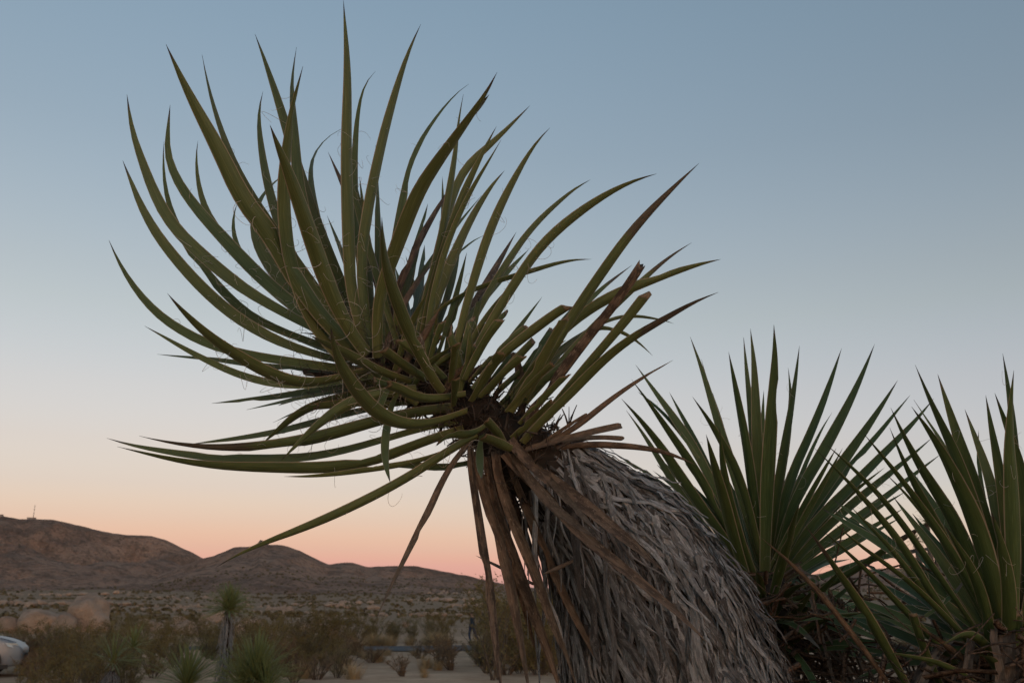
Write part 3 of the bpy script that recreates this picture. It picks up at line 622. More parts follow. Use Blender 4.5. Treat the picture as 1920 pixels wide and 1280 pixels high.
# ---- the two upright yuccas beside it
def side_yucca(label, px, py, d, specs, Lnom, trunk_r, skirt, axis, nback, seed):
    R.seed(seed); LEAFPATHS.clear()
    top = at(px, py, d); foot = Vector((top.x + .05, top.y + .04, 0))
    y = thing('yucca', foot, label, 'yucca'); inv = shift(foot)
    path = [foot, foot.lerp(top, .5) + Vector((.03, .02, 0)), top]
    tm, ax, ar = trunk_mesh(path, [trunk_r * 1.25, trunk_r, trunk_r * .75], 30, 16, .15); tm.transform(inv); link('trunk', tm, M_core, y)
    for s in specs: px_leaf(y, inv, s, d, axis, Lnom)
    for k in range(nback):                                          # leaves on the far side of the rosette
        w = R.uniform(.12 * math.pi, .88 * math.pi); el = R.uniform(.15, 1.25); ln = R.uniform(.33, .47)
        dr = Vector((math.cos(w) * math.cos(el), math.sin(w) * math.cos(el), math.sin(el)))
        b0 = top + dr * .03 - Vector((0, 0, R.uniform(0, .12))); P = [b0, b0 + dr * ln * .5 + Vector((0, 0, .01)), b0 + dr * ln - Vector((0, 0, R.uniform(0, .04)))]
        o = blade('leaf', P, R.uniform(.022, .032), axis, None, M_leaf, False, .94, 0, .28, 14); o.data.transform(inv); o.parent = y
    for k in range(44):                                             # thin lower leaves spreading out level and drooping
        w = R.uniform(0, 6.283); el = R.uniform(-.45, .4); ln = R.uniform(.3, .5); dr = Vector((math.cos(w) * math.cos(el), math.sin(w) * math.cos(el), math.sin(el)))
        b0 = top - Vector((0, 0, R.uniform(.02, .22))) + dr * .04; P = [b0, b0 + dr * ln * .5 + Vector((0, 0, .02)), b0 + dr * ln - Vector((0, 0, R.uniform(0, .05)))]
        if min(p.y for p in P) < .9: continue
        o = blade('leaf', P, R.uniform(.014, .024), axis, None, M_leaf, False, R.choice((.94, .94, .7)), 0, .25, 14); o.data.transform(inv); o.parent = y
    for k in range(skirt):                                          # dead leaves folded down along the trunk
        t = 1 - .75 * R.random() ** 1.6; c = foot.lerp(top, t); w = R.uniform(0, 6.283); d_ = Vector((math.cos(w), math.sin(w), 0)); ln = R.uniform(.18, .5)
        out = R.uniform(.25, 1.0); P = [c + d_ * trunk_r * .6, c + d_ * (trunk_r + .08 * out) + Vector((0, 0, .02)), c + d_ * (trunk_r + .22 * out) - Vector((R.uniform(-.05, .05), 0, ln * .55)), c + d_ * (trunk_r + .26 * out) - Vector((R.uniform(-.1, .1), R.uniform(-.05, .05), ln))]
        o = blade('dead_leaf', P, R.uniform(.008, .019), Vector((0, 0, 1)), None, M_dead, False, 2, 1, .4, 10); o.data.transform(inv); o.parent = y
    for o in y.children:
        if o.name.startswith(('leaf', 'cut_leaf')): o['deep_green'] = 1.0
    fibers(LEAFPATHS, 70, y, inv, M_fiber, (.012, .04), .0004, (.2, .6), (.1, .75))
    mb = MB()
    for k in range(2200):                                            # broken bits of dead leaf caught in the skirt
        t = R.uniform(.45, 1.0); c = foot.lerp(top, t); w = R.uniform(0, 6.283); rr = trunk_r + abs(R.gauss(0, .17))
        p = c + Vector((math.cos(w) * rr, math.sin(w) * rr, R.gauss(0, .03))); d_ = Vector((R.gauss(0, 1), R.gauss(0, 1), R.gauss(-.3, .6))).normalized() * R.uniform(.03, .14)
        mb.strip([inv @ p, inv @ (p + d_ * .5 + Vector((0, 0, R.gauss(0, .006)))), inv @ (p + d_)], [Vector((R.gauss(0, 1), R.gauss(0, 1), 1))] * 3, lambda t, w_=R.uniform(.002, .007): w_, .0015)
    tag(mb.build('leaf_litter', M_litter, y), kind='stuff')
    return y
side_yucca('upright green yucca rosette standing just behind the shaggy leaning trunk', 1432, 1085, 2.5, Y2, .72, .07, 130, Vector((0, -.25, 1)).normalized(), 36, 11)
side_yucca('upright yucca whose thin leaves cross in front of its neighbour, ringed by broken dead leaves', 1885, 1195, 1.9, Y3, .62, .075, 150, Vector((-.12, -.2, 1)).normalized(), 32, 12)

# ------------------------------------------------------------------ small yuccas on the plain
def small_crown(mb, c, n, ln, up, wd):
    for k in range(n):
        w = R.uniform(0, 6.283); el = R.uniform(*up); d = Vector((math.cos(w) * math.cos(el), math.sin(w) * math.cos(el), math.sin(el))); l = ln * R.uniform(.7, 1.1)
        s = d.cross(Vector((0, 0, 1))); s = s.normalized() if s.length > .1 else Vector((1, 0, 0)); h = wd * R.uniform(.7, 1.2); nn = s.cross(d); sag = Vector((0, 0, -R.uniform(0, .12) * l))
        mb.strip([c + d * .02, c + d * l * .45 + nn * .01, c + d * l * .8 + sag * .4, c + d * l + sag], [nn] * 4, lambda t, h=h: h * (1 - t ** 1.6) + .0006, h * .25)
def small_yucca(px, r, hgt, crowns, label, trunk_r=.07):
    f = on_ground(px, r); y = thing('yucca', f, label, 'yucca')
    if hgt > .3:
        tm, ax, ar = trunk_mesh([Vector((0, 0, -.05)), Vector((.03, .02, hgt * .5)), Vector((0, 0, hgt))], [trunk_r * 1.2, trunk_r, trunk_r * .8], 16, 10, .2); link('trunk', tm, M_core, y)
        mb = MB()
        for k in range(260):
            z = R.uniform(.15, 1) * hgt; w = R.uniform(0, 6.283); d = Vector((math.cos(w), math.sin(w), 0)); l = R.uniform(.12, .38)
            mb.strip([Vector((0, 0, z)) + d * trunk_r * .8, Vector((0, 0, z - l * .3)) + d * (trunk_r + R.uniform(.02, .10)), Vector((0, 0, max(.02, z - l))) + d * (trunk_r + R.uniform(.01, .13))], [d] * 3, lambda t, h=R.uniform(.005, .012): h, .003)
        tag(mb.build('dead_leaf_skirt', M_thatch, y), kind='stuff')
    for (ox, oy, oz, n, ln) in crowns:
        mb = MB(); small_crown(mb, Vector((ox, oy, oz)), n, ln, (-.3, 1.55), .016); tag(mb.build('leaf_crown', M_greenblade, y), kind='stuff')
    return y
R.seed(21)
small_yucca(428, 18, 1.55, [(0, 0, 1.6, 260, .50)], 'slender yucca with a single tufted head on a shaggy trunk, out on the plain', .05)
small_yucca(488, 16.5, .45, [(0, 0, .52, 260, .80), (-.2, .1, .35, 160, .75), (.2, -.1, .3, 120, .7)], 'bushy stemless green yucca right of the slender trunked yucca')
small_yucca(362, 17, .35, [(0, 0, .40, 240, .72)], 'bushy stemless green yucca left of the slender trunked yucca')
small_yucca(222, 19, .55, [(0, 0, .70, 55, .6), (.3, .1, .95, 40, .5)], 'sparse ragged yucca rising out of the olive shrubs')

# ------------------------------------------------------------------ shrubs and grass
def shrub_proto(name, m_leaf, nleaf, h, spread, leaf=.02, twig=.004, nst=13):
    wood, fol = MB(), MB(); ends = []
    for k in range(nst):
        w = R.uniform(0, 6.283); lean = R.uniform(.1, 1) * spread; top = Vector((math.cos(w) * lean, math.sin(w) * lean, h * R.uniform(.65, 1.05))); p0 = Vector((math.cos(w) * .06, math.sin(w) * .06, -.03))
        m_ = p0.lerp(top, .5) + Vector((R.gauss(0, .05), R.gauss(0, .05), .04)) * h; P, _ = catmull([p0, m_, top], 6); wood.tube(P, twig * 2.4, twig * .7, 4, False)
        for j in range(7):
            t = R.uniform(.08, 1); i = min(int(t * 5), 4); b0 = P[i].lerp(P[i + 1], t * 5 - i); d = Vector((R.gauss(0, .7), R.gauss(0, .7), R.uniform(.2, 1))).normalized() * h * R.uniform(.12, .34); b1 = b0 + d
            wood.tube([b0, b0 + d * .5 + Vector((0, 0, .01)), b1], twig * .8, twig * .35, 3, False); ends.append((b0, b1))
    for k in range(nleaf):
        a, b = R.choice(ends); t = R.uniform(.15, 1.08); p = a.lerp(b, t) + Vector((R.gauss(0, 1), R.gauss(0, 1), R.gauss(0, 1))) * h * .028
        d = Vector((R.gauss(0, 1), R.gauss(0, 1), R.gauss(.3, 1))).normalized(); s = d.orthogonal().normalized(); l = leaf * R.uniform(.6, 1.5)
        fol.quad(p - s * l * .3, p + d * l * .5 - s * l * .05, p + d * l, p + d * l * .5 + s * l * .45)
    return wood, fol
def make_proto(name, m, *a, **k):
    w, f = shrub_proto(name, m, *a, **k)
    return (mesh('stems', w.v, w.f, w.uv), mesh('foliage', f.v, f.f, f.uv, False), m)
R.seed(31)
olive = [make_proto('shrub', M_bush, 4600, 1.0, .85, leaf=.030, nst=16) for _ in range(4)]
dry = [make_proto('shrub', M_drybush, 2200, .5, .65, leaf=.022, nst=16) for _ in range(2)]
sparse = [make_proto('shrub', M_bush, 1300, 1.0, .6, leaf=.022, nst=11)]
for pr in olive + dry + sparse: pr[0].materials.append(M_wood); pr[1].materials.append(pr[2])
def zone(px, r):
    if px < 345 and r < 45: return 'olive-brown shrub in the thicket between the silver car and the slender yucca', 'thicket beside the car'
    if 455 < px < 690 and r < 50: return 'dark olive shrub in the thicket right of the slender yucca, short of the road', 'thicket right of the slender yucca'
    if px > 1300: return 'olive shrub on the plain behind the two upright yuccas', 'shrubs behind the upright yuccas'
    if r > 50: return 'olive shrub on the plain beyond the road', 'shrubs beyond the road'
    return OL, OG
def shrub(p, proto, sc, label, group=None, sz=1.0):
    o = thing('shrub', p, label, 'shrub', group); o.scale = (sc, sc, sc * sz); o.rotation_euler = (0, 0, R.uniform(0, 6.28))
    link('stems', proto[0], None, o); link('foliage', proto[1], None, o); return o
OL = 'olive shrub on the near plain behind the hanging dead leaves or beside the slender yucca'; OG = 'other shrubs short of the road'
DL = 'low dry brown shrub on the pale sand'; DG = 'low dry shrubs on the sand'
for px, r, s in [(125, 17, .85), (150, 18, 1.0), (205, 21, 1.1), (255, 20, 1.0), (110, 29, 1.0), (140, 28, 1.15), (185, 30, 1.2), (250, 30, 1.2), (300, 27, 1.1), (40, 36, 1.1), (66, 21, .62), (330, 34, 1.2), (90, 36, 1.2), (290, 40, 1.4),
                 (520, 36, 1.5), (560, 38, 1.7), (600, 37, 1.7), (640, 40, 1.6), (530, 28, 1.1), (575, 29, 1.2), (610, 30, 1.0), (660, 44, 1.5), (700, 58, 1.4), (470, 42, 1.5), (400, 38, 1.3), (740, 60, 1.3), (775, 59, 1.4), (810, 62, 1.4), (835, 62, 1.3), (935, 66, 2.2), (960, 44, 2.2),
                 (985, 30, 2.3), (1010, 26, 2.0), (960, 34, 2.4), (1040, 34, 2.2), (1000, 45, 2.5), (925, 50, 1.6)]:
    big = (px, r) == (125, 17)
    shrub(on_ground(px, r), R.choice(olive), s, 'dense olive-brown shrub right in front of the silver car' if big else zone(px, r)[0], None if big else zone(px, r)[1])
shrub(on_ground(930, 24), sparse[0], 1.95, 'tall airy shrub with bare twig tips behind the hanging dead leaves')
for k in range(80):
    px = R.choice((R.uniform(50, 345), R.uniform(440, 650), R.uniform(900, 1050))); r = R.uniform(25, 46)
    if R.random() < .6: shrub(on_ground(px, r), R.choice(olive), R.uniform(.6, 1.05), *zone(px, r), R.uniform(.75, 1.0))
    else: shrub(on_ground(px, r), R.choice(dry), R.uniform(1.0, 1.9), 'dry brown shrub mixed in among the olive shrubs', 'dry shrubs among the olive ones')
for k in range(150):
    for _ in range(30):
        px = R.uniform(-120, 2040); r = 30 + 130 * R.random() ** 1.2
        if (r < 46 and 630 < px < 900) or (860 < px < 912 and r < 62): continue
        p = on_ground(px, r)
        if abs(p.y - road_y(p.x)) > 4.5: break
    shrub(p, R.choice(olive), R.uniform(.7, 1.5), *zone(px, r), R.uniform(.75, 1.0))
for px, r, s in [(760, 26, 1.0), (820, 30, 1.6), (850, 29, 1.5), (650, 27, 1.3), (600, 25, 1.2), (700, 33, 1.1), (790, 36, 1.2), (560, 24, 1.1), (680, 38, 1.3), (840, 38, 1.6), (915, 27, 1.2), (1620, 30, 1.6), (1700, 34, 1.8), (1760, 31, 1.5), (1560, 40, 1.8)]:
    shrub(on_ground(px, r), R.choice(dry), s, DL, DG)
def tuft_mesh(n, h, sp):
    mb = MB()
    for k in range(n):
        w = R.uniform(0, 6.283); r0 = R.uniform(0, .26); b = Vector((math.cos(w) * r0, math.sin(w) * r0, -.01)); tp = Vector((math.cos(w) * sp * R.random(), math.sin(w) * sp * R.random(), h * R.uniform(.25, 1.15))); s = Vector((-math.sin(w), math.cos(w), 0)) * .004
        m_ = b.lerp(tp, .55) + Vector((0, 0, .05 * h)); mb.quad(b - s, b + s, m_ + s, m_ - s); mb.quad(m_ - s, m_ + s, tp)
    me = mesh('grass_tuft', mb.v, mb.f, None, False); me.materials.append(M_grass); return me
tufts = [tuft_mesh(330, .5, .7) for _ in range(2)]
for k in range(46):
    if k < 12: px, r = [(715, 53), (725, 52), (700, 52), (735, 51.5), (690, 53), (800, 53), (815, 52), (830, 53), (838, 51.5), (770, 53), (660, 40), (640, 41)][k]; s = R.uniform(1.0, 1.7)
    else: px, r, s = R.uniform(380, 1000), R.uniform(24, 42), R.uniform(.35, .9)
    o = link('grass_tuft', R.choice(tufts), None, None, on_ground(px, r), (0, 0, R.uniform(0, 6.28))); o.scale = (s,) * 3
    tag(o, 'tall golden dry grass tuft along the far edge of the road' if k < 12 and r > 45 else 'short straw-coloured grass tuft on the sandy clearing', 'grass', 'golden grass by the road' if k < 12 and r > 45 else 'straw grass tufts on the clearing')
# far scrub, too many and too small to count
mb = MB()
for k in range(16000):
    a = rad(R.uniform(-44, 44)); r = 110 + 950 * R.random() ** .9; x, y = r * math.sin(a), r * math.cos(a); s = R.uniform(.35, 1.2)
    if noise.noise(Vector((x * .02, y * .012, 7))) + .6 * noise.noise(Vector((x * .07, y * .05, 3))) < R.uniform(-.5, .25): continue
    s = s * 1.0 * (1 + r / 900); c = Vector((x, y, gz(x, y) if r < 720 else hillz(x, y, r, a)))
    for q in range(10):
        d = Vector((R.gauss(0, 1), R.gauss(0, 1), abs(R.gauss(0, .8)))); d = d.normalized() * s * R.uniform(.3, .8); p = c + d * .8; t = d.orthogonal().normalized() * s * .35; u = d.cross(t).normalized() * s * .35
        mb.quad(p - t, p + u, p + t, p - u)
M_farscrub = mat('far_scrub', varied((.085, .072, .034), (.17, .125, .068), .02), .8, .1)
tag(mb.build('far_scrub', M_farscrub, None, False), 'dark low scrub covering the distant slope below the hills', 'scrub', kind='stuff')

# ------------------------------------------------------------------ boulders
def boulder_mesh(seed, sub=3, flat_=.7, cleft=False):
    bm = bmesh.new(); bmesh.ops.create_icosphere(bm, subdivisions=sub, radius=1)
    rb = random.Random(seed + 100); planes = [(Vector((rb.gauss(0, 1), rb.gauss(0, 1), rb.gauss(0, .8))).normalized(), rb.uniform(.62, .9)) for _ in range(0 if cleft else 9)]
    for v in bm.verts:
        p = v.co.copy(); f = 1 + .30 * noise.noise(p * 1.3 + Vector((seed * 7, 0, 0))) + .10 * noise.noise(p * 3 + Vector((0, seed * 5, 0)))
        if cleft: f -= .35 * math.exp(-((p.x + .55 + .2 * p.z) / .10) ** 2)
        q = p * f
        for n_, d_ in planes:
            k_ = q.dot(n_) - d_
            if k_ > 0: q -= n_ * k_ * .85
        v.co = Vector((q.x, q.y, q.z * flat_))
    me = bpy.data.meshes.new('boulder'); bm.to_mesh(me); bm.free(); me.polygons.foreach_set('use_smooth', [True] * len(me.polygons)); me.materials.append(M_rock); return me
R.seed(41)
bms = [boulder_mesh(k, 3, R.uniform(.6, .95)) for k in range(6)]; bclf = boulder_mesh(9, 4, 1.0, True)
def boulder(px, r, wpx, hpx, label, group=None, me=None, sink=.25):
    p = on_ground(px, r); w = wpx / FPX * r / 2; h = hpx / FPX * r
    o = link('boulder', me or R.choice(bms), None, None, p + Vector((0, 0, h * .35))); o.scale = (w, w * R.uniform(.8, 1.2), h * .72); o.rotation_euler = (0, 0, 0 if me else R.uniform(0, 6.28))
    return tag(o, label, 'boulder', group)
boulder(163, 95, 72, 54, 'huge smooth domed granite boulder with a dark vertical cleft', me=bclf)
boulder(82, 94, 74, 43, 'big blocky orange-tinted boulder left of the domed boulder'); boulder(122, 92, 38, 36, 'slanting boulder wedged between the two biggest boulders'); boulder(18, 95, 46, 28, 'rounded boulder half hidden in shrubs above the silver car')
BL = 'rounded pale granite boulder in the low outcrop behind the slender yucca'; BG = 'outcrop boulders behind the slender yucca'
for px, r, w, h in [(322, 86, 40, 20), (352, 88, 44, 26), (388, 87, 50, 24), (300, 92, 30, 20), (415, 90, 36, 20), (450, 88, 34, 24), (365, 82, 36, 13), (395, 82, 30, 11), (470, 100, 40, 26), (340, 104, 30, 26), (405, 112, 60, 36), (270, 100, 36, 22)]: boulder(px, r, w, h, BL, BG)
boulder(588, 92, 46, 28, 'long tan boulder sloping down behind the olive shrubs'); boulder(618, 90, 36, 18, 'low tan boulder at the foot of the long sloping one')
for px in (736, 762): boulder(px, 110, 17, 13, 'small round boulder of a pair standing out in the scrub', 'pair of round boulders in the scrub')
FL = 'small pinkish granite boulder scattered on the far scrub slope'; FG = 'pinkish rocks on the far slope'
for k in range(20):
    cx = R.uniform(-60, 1000) if k < 28 else R.uniform(1480, 1900); r = R.choice((190, 230, 260, 300, 350, 420, 500, 580)) * R.uniform(.9, 1.1); n = R.randint(4, 10)
    for q in range(n): boulder(cx + R.gauss(0, 40), r * R.uniform(.985, 1.015), R.uniform(7, 18), R.uniform(4, 9), FL, FG)

mb = MB(); ico = bmesh.new(); bmesh.ops.create_icosphere(ico, subdivisions=1, radius=1); iv = [v.co.copy() for v in ico.verts]; jf_ = [tuple(v.index for v in f.verts) for f in ico.faces]; ico.free()
for k in range(75):                                                # stony bands on the slope, too many to count
    a0 = rad(R.uniform(-42, 42)); r0 = R.uniform(230, 850); L_ = R.uniform(.4, 2.2)
    for q in range(R.randint(14, 44)):
        a = a0 + rad(R.gauss(0, L_)); r = r0 * (1 + R.gauss(0, .02)); x, y = r * math.sin(a), r * math.cos(a); s = R.uniform(.25, .95) * (.6 + r / 600); c = Vector((x, y, gz(x, y) if r < 705 else hillz(x, y, r, a))); b = len(mb.v)
        for v_ in iv: mb.v.append(c + Vector((v_.x * s * R.uniform(.8, 1.3), v_.y * s, v_.z * s * .85 * R.uniform(.6, 1.3)))); mb.uv.append((0, 0))
        mb.f += [tuple(b + i for i in f) for f in jf_]
tag(mb.build('rock_field', M_rock, None, False), 'bands of small pinkish rocks strewn across the distant slope', 'rocks', kind='stuff')

# ------------------------------------------------------------------ Joshua tree far off on the right
R.seed(51)
jf = on_ground(1752, 26); jt = thing('joshua_tree', jf, 'distant joshua tree with spiky clustered heads seen between yucca leaves', 'tree')
tr = MB(); cr = MB()
heads = [(-.25, 0, 3.3), (.3, .1, 3.0), (.05, -.1, 3.75), (.55, 0, 2.5), (-.5, .1, 2.6)]
tr.tube([Vector((0, 0, -.1)), Vector((.03, 0, .8)), Vector((0, 0, 1.7))], .16, .11, 8)
for h in heads: hv = Vector(h); tr.tube([Vector((0, 0, 1.5)), Vector((hv.x * .6, hv.y, 2.0)), hv], .09, .06, 6); small_crown(cr, hv, 90, .27, (-.6, 1.5), .014)
tr.build('trunk', M_wood, jt); cr.build('crown', M_greenblade, jt)

# ------------------------------------------------------------------ silver car at the left edge
def simple(name, c, rough=.5, metal=0, spec=.5):
    def fn(t, b): b.inputs['Base Color'].default_value = (*c, 1); b.inputs['Metallic'].default_value = metal
    return mat(name, fn, rough, spec)
M_paint = mat('silver_paint', flat((.21, .22, .235), .04, 30), .40, .5); M_paint.node_tree.nodes['Principled BSDF'].inputs['Metallic'].default_value = .25
M_glass = simple('car_glass', (.02, .025, .03), .08, 0, .6); M_tyre = simple('tyre', (.018, .018, .019), .85); M_rim = simple('rim', (.35, .35, .36), .35, .8); M_lamp = simple('lamp_lens', (.62, .62, .58), .15, 0, .7); M_trim = simple('black_trim', (.02, .02, .022), .6)
cp = at(-11, 1180, 24.2); car = thing('car', Vector((cp.x, cp.y, gz(cp.x, cp.y))), 'silver car parked behind the shrubs with only its nose in view', 'car'); car.rotation_euler = (0, 0, rad(20))
# side profile sections along the length (x forward = +X): (x, sill z, belt z, roof z or None, half width)
prof = [(.84, .42, .60, .62, .55), (.80, .30, .68, .70, .70), (.62, .24, .80, .84, .82), (.30, .22, .90, .95, .88), (-.25, .22, .96, 1.02, .90), (-.55, .22, .98, 1.08, .90), (-1.0, .22, 1.0, 1.40, .90), (-1.6, .22, 1.0, 1.52, .90), (-2.4, .22, 1.0, 1.52, .90), (-3.0, .22, 1.0, 1.42, .89), (-3.4, .24, .98, 1.10, .86), (-3.62, .34, .92, .98, .78), (-3.70, .45, .80, .82, .62)]
v, f = [], []
for x, s, b_, t_, hw in prof:
    top = hw * (.74 if t_ - b_ > .15 else .93)
    v += [(x, -hw * .93, s), (x, -hw, (s + b_) / 2), (x, -hw * .97, b_), (x, -top, t_), (x, 0, t_ + .03), (x, top, t_), (x, hw * .97, b_), (x, hw, (s + b_) / 2), (x, hw * .93, s)]
n = len(prof)
for i in range(n - 1):
    for j in range(8): f.append((i * 9 + j, (i + 1) * 9 + j, (i + 1) * 9 + j + 1, i * 9 + j + 1))
    f.append((i * 9 + 8, (i + 1) * 9 + 8, (i + 1) * 9, i * 9))
f.append(tuple(range(9))); f.append(tuple(reversed(range((n - 1) * 9, n * 9))))
body = link('body', mesh('body', v, f), M_paint, car); 
cr_ = body.data.attributes.new('crease_edge', 'FLOAT', 'EDGE')
for e_ in body.data.edges:
    a_, b_ = e_.vertices[0] % 9, e_.vertices[1] % 9
    if a_ == b_ and a_ in (0, 2, 3, 5, 6, 8): cr_.data[e_.index].value = .75
    elif a_ != b_ and e_.vertices[0] // 9 in (1, 5, 6, 9, 10): cr_.data[e_.index].value = .5
bv = body.modifiers.new('bevel', 'SUBSURF'); bv.levels = 2; bv.render_levels = 2
def panel(name, pts, m, par, off=(0, -.012, 0)):
    mb = MB(); P = [Vector(p) + Vector(off) for p in pts]; mb.quad(*P); mb.quad(*[p - Vector(off) * 1.5 for p in reversed(P)]); return mb.build(name, m, par, False)
for sg in (-1, 1):
    panel('window', [(-.72, sg * .895, 1.03), (-1.02, sg * .70, 1.38), (-1.75, sg * .69, 1.46), (-1.75, sg * .90, 1.03)][::-sg], M_glass, car, (0, sg * .02, 0)); panel('window', [(-1.82, sg * .90, 1.03), (-1.82, sg * .69, 1.46), (-2.75, sg * .69, 1.43), (-3.05, sg * .88, 1.05)][::-sg], M_glass, car, (0, sg * .02, 0))
    for wx in (0, -2.68):
        w = link('wheel', None, None, car, (wx, sg * .80, .33)); mb = MB(); ring = lambda r, y, k: Vector((r * math.cos(k * math.pi / 14), y, r * math.sin(k * math.pi / 14)))
        for k in range(28):
            for (ra, ya), (rb, yb) in zip([(.21, -.1), (.30, -.11), (.33, -.08), (.33, .08), (.30, .11)], [(.30, -.11), (.33, -.08), (.33, .08), (.30, .11), (.21, .1)]): mb.quad(ring(ra, ya, k), ring(rb, yb, k), ring(rb, yb, k + 1), ring(ra, ya, k + 1))
        mb.build('tyre', M_tyre, w, False); mb = MB()
        for k in range(28): mb.quad(ring(.215, sg * .06, k), ring(.18, sg * .085, k), ring(.18, sg * .085, k + 1), ring(.215, sg * .06, k + 1)); mb.quad(Vector((0, sg * .05, 0)), ring(.19, sg * .07, k), ring(.19, sg * .07, k + 1)) if k % 4 else None
        mb.build('rim', M_rim, w, False)
        mb = MB()                                                    # dark wheel arch
        for k in range(15): a0, a1 = math.pi * k / 15, math.pi * (k + 1) / 15; c_ = lambda r, a, y: Vector((wx + r * math.cos(a), sg * y, .33 + r * math.sin(a))); mb.quad(c_(.34, a0, .905), c_(.41, a0, .912), c_(.41, a1, .912), c_(.34, a1, .905))
        mb.build('wheel_arch', M_trim, car, False)
    mb = MB(); P = [(.76, sg * .60, .66), (.48, sg * .868, .73), (.40, sg * .885, .82), (.66, sg * .74, .80)]; c0 = Vector((.55, sg * .75, .75))
    mb.quad(*[Vector(p) + Vector((.02, sg * .03, .012)) for p in P][::-sg]); mb.quad(*[Vector(p) - Vector((.04, sg * .04, 0)) for p in P][::sg]); mb.build('headlight', M_lamp, car, False)
for sg in (-1, 1):
    panel('sill_trim', [(.55, sg * .83, .20), (.55, sg * .845, .30), (-3.3, sg * .86, .30), (-3.3, sg * .84, .20)][::-sg], M_trim, car, (0, sg * .03, 0))
    mb = MB(); mb.tube([Vector((.66, sg * .70, .835)), Vector((.30, sg * .80, .945)), Vector((-.25, sg * .82, 1.015)), Vector((-.52, sg * .80, 1.06))], .008, .008, 4); mb.build('bonnet_seam', M_trim, car)
    mb = MB(); mb.tube([Vector((-.62, sg * .905, .30)), Vector((-.60, sg * .925, .65)), Vector((-.66, sg * .90, 1.0))], .007, .007, 4); mb.build('door_seam', M_trim, car)
panel('windscreen', [(-.50, -.72, 1.09), (-.50, .72, 1.09), (-.98, .62, 1.40), (-.98, -.62, 1.40)], M_glass, car, (.02, 0, .02)); panel('grille', [(.845, -.42, .44), (.845, .42, .44), (.845, .42, .56), (.845, -.42, .56)], M_trim, car, (.012, 0, 0))

# ------------------------------------------------------------------ walker beyond the road
def person_fn(t, b):
    tc = N(t, 'ShaderNodeTexCoord'); s = N(t, 'ShaderNodeSeparateXYZ'); t.links.new(tc.outputs['Object'], s.inputs[0])
    t.links.new(ramp(t, math_(t, 'DIVIDE', s.outputs[2], 1.8), [(0, (.02, .018, .016)), (.05, (.035, .045, .075)), (.50, (.030, .040, .050)), (.82, (.30, .18, .13)), (.93, (.03, .022, .018))], 'CONSTANT'), b.inputs['Base Color'])
M_person = mat('walker_clothes', person_fn, .8, .1)
pp = on_ground(886, 56); sk = [(0, 0, .95, .15), (0, 0, 1.2, .16), (0, 0, 1.42, .17), (.02, 0, 1.55, .065), (.03, 0, 1.67, .105), (.04, 0, 1.75, .085),
    (.08, -.09, .88, .10), (.16, -.09, .50, .075), (.06, -.09, .10, .05), (.22, -.09, .05, .045), (-.05, .09, .88, .10), (-.16, .09, .50, .075), (-.36, .09, .16, .05), (-.26, .09, .06, .04),
    (0, -.21, 1.40, .07), (-.12, -.25, 1.13, .055), (-.02, -.25, .90, .04), (.04, -.25, .82, .04), (0, .21, 1.40, .07), (.10, .25, 1.13, .055), (.26, .25, .95, .04), (.31, .25, .90, .04)]
se = [(0, 1), (1, 2), (2, 3), (3, 4), (4, 5), (0, 6), (6, 7), (7, 8), (8, 9), (0, 10), (10, 11), (11, 12), (12, 13), (2, 14), (14, 15), (15, 16), (16, 17), (2, 18), (18, 19), (19, 20), (20, 21)]
me = bpy.data.meshes.new('person'); me.from_pydata([s[:3] for s in sk], se, []); me.materials.append(M_person)
person = link('person', me, None, None, pp, (0, 0, rad(200))); tag(person, 'person in dark blue clothes walking beyond the road', 'person')
sm_ = person.modifiers.new('skin', 'SKIN'); sv = me.skin_vertices[0].data if me.skin_vertices else None
if not me.skin_vertices:
    bm = bmesh.new(); bm.from_mesh(me); bm.verts.layers.skin.verify(); bm.to_mesh(me); bm.free(); sv = me.skin_vertices[0].data
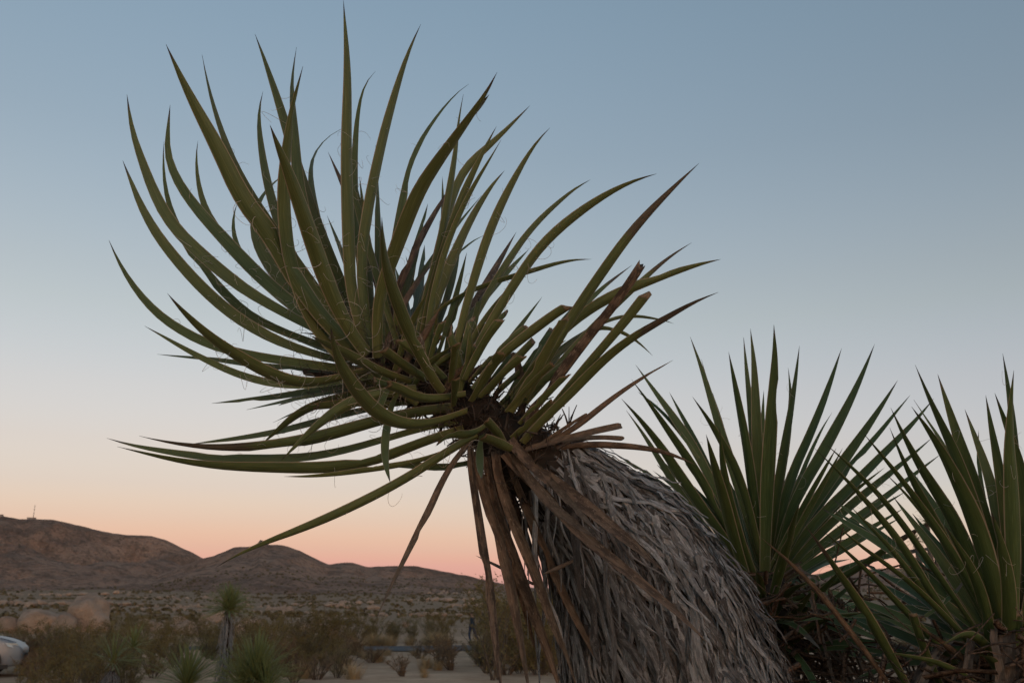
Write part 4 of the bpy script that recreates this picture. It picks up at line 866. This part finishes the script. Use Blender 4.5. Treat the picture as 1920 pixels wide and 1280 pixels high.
for i, s in enumerate(sk): sv[i].radius = (s[3], s[3]); sv[i].use_root = i == 0
ss = person.modifiers.new('sub', 'SUBSURF'); ss.levels = 1; ss.render_levels = 2

# ------------------------------------------------------------------ mast and huts on the left ridge
def ridge_pt(px, r): a = azel(px, 965)[0]; x, y = r * math.sin(a), r * math.cos(a); return Vector((x, y, hillz(x, y, r, a)))
M_mast = simple('mast_steel', (.10, .09, .09), .6); M_hut = simple('hut_wall', (.30, .25, .22), .8)
mp = ridge_pt(63, 1748); mast = thing('radio_mast', mp - Vector((0, 0, 1)), 'thin radio mast standing on the left ridge', 'mast')
mb = MB(); mb.tube([Vector((0, 0, 0)), Vector((0, 0, 12)), Vector((0, 0, 24))], .55, .22, 6); mb.build('pole', M_mast, mast)
for h in (9, 16, 21): mb = MB(); mb.tube([Vector((-1.1, 0, h)), Vector((1.1, 0, h + .1))], .28, .28, 5); mb.build('antenna', M_mast, mast)
def hut(px, w, h, label):
    p = ridge_pt(px, 1744); t = thing('hut', p - Vector((0, 0, 1.5)), label, 'building'); mb = MB(); c = [Vector((x, y, z)) for z in (0, h + 1.5) for x, y in ((-w / 2, -3), (w / 2, -3), (w / 2, 3), (-w / 2, 3))]
    for q in ((0, 1, 5, 4), (1, 2, 6, 5), (2, 3, 7, 6), (3, 0, 4, 7)): mb.quad(*[c[i] for i in q])
    mb.build('wall', M_hut, t, False); mb = MB(); o = Vector((0, 0, .02)); a = [Vector((x, y, h + 1.52)) for x, y in ((-w / 2 - .5, -3.5), (w / 2 + .5, -3.5), (w / 2 + .5, 3.5), (-w / 2 - .5, 3.5))]; mb.quad(*a); mb.quad(*[p_ + Vector((0, 0, .4)) for p_ in a])
    for i in range(4): mb.quad(a[i], a[(i + 1) % 4], a[(i + 1) % 4] + Vector((0, 0, .4)), a[i] + Vector((0, 0, .4)))
    mb.build('roof', M_mast, t, False)
hut(60, 12, 1.8, 'low equipment hut at the foot of the radio mast'); hut(3, 4, 2.2, 'tiny hut further along the ridge from the radio mast')
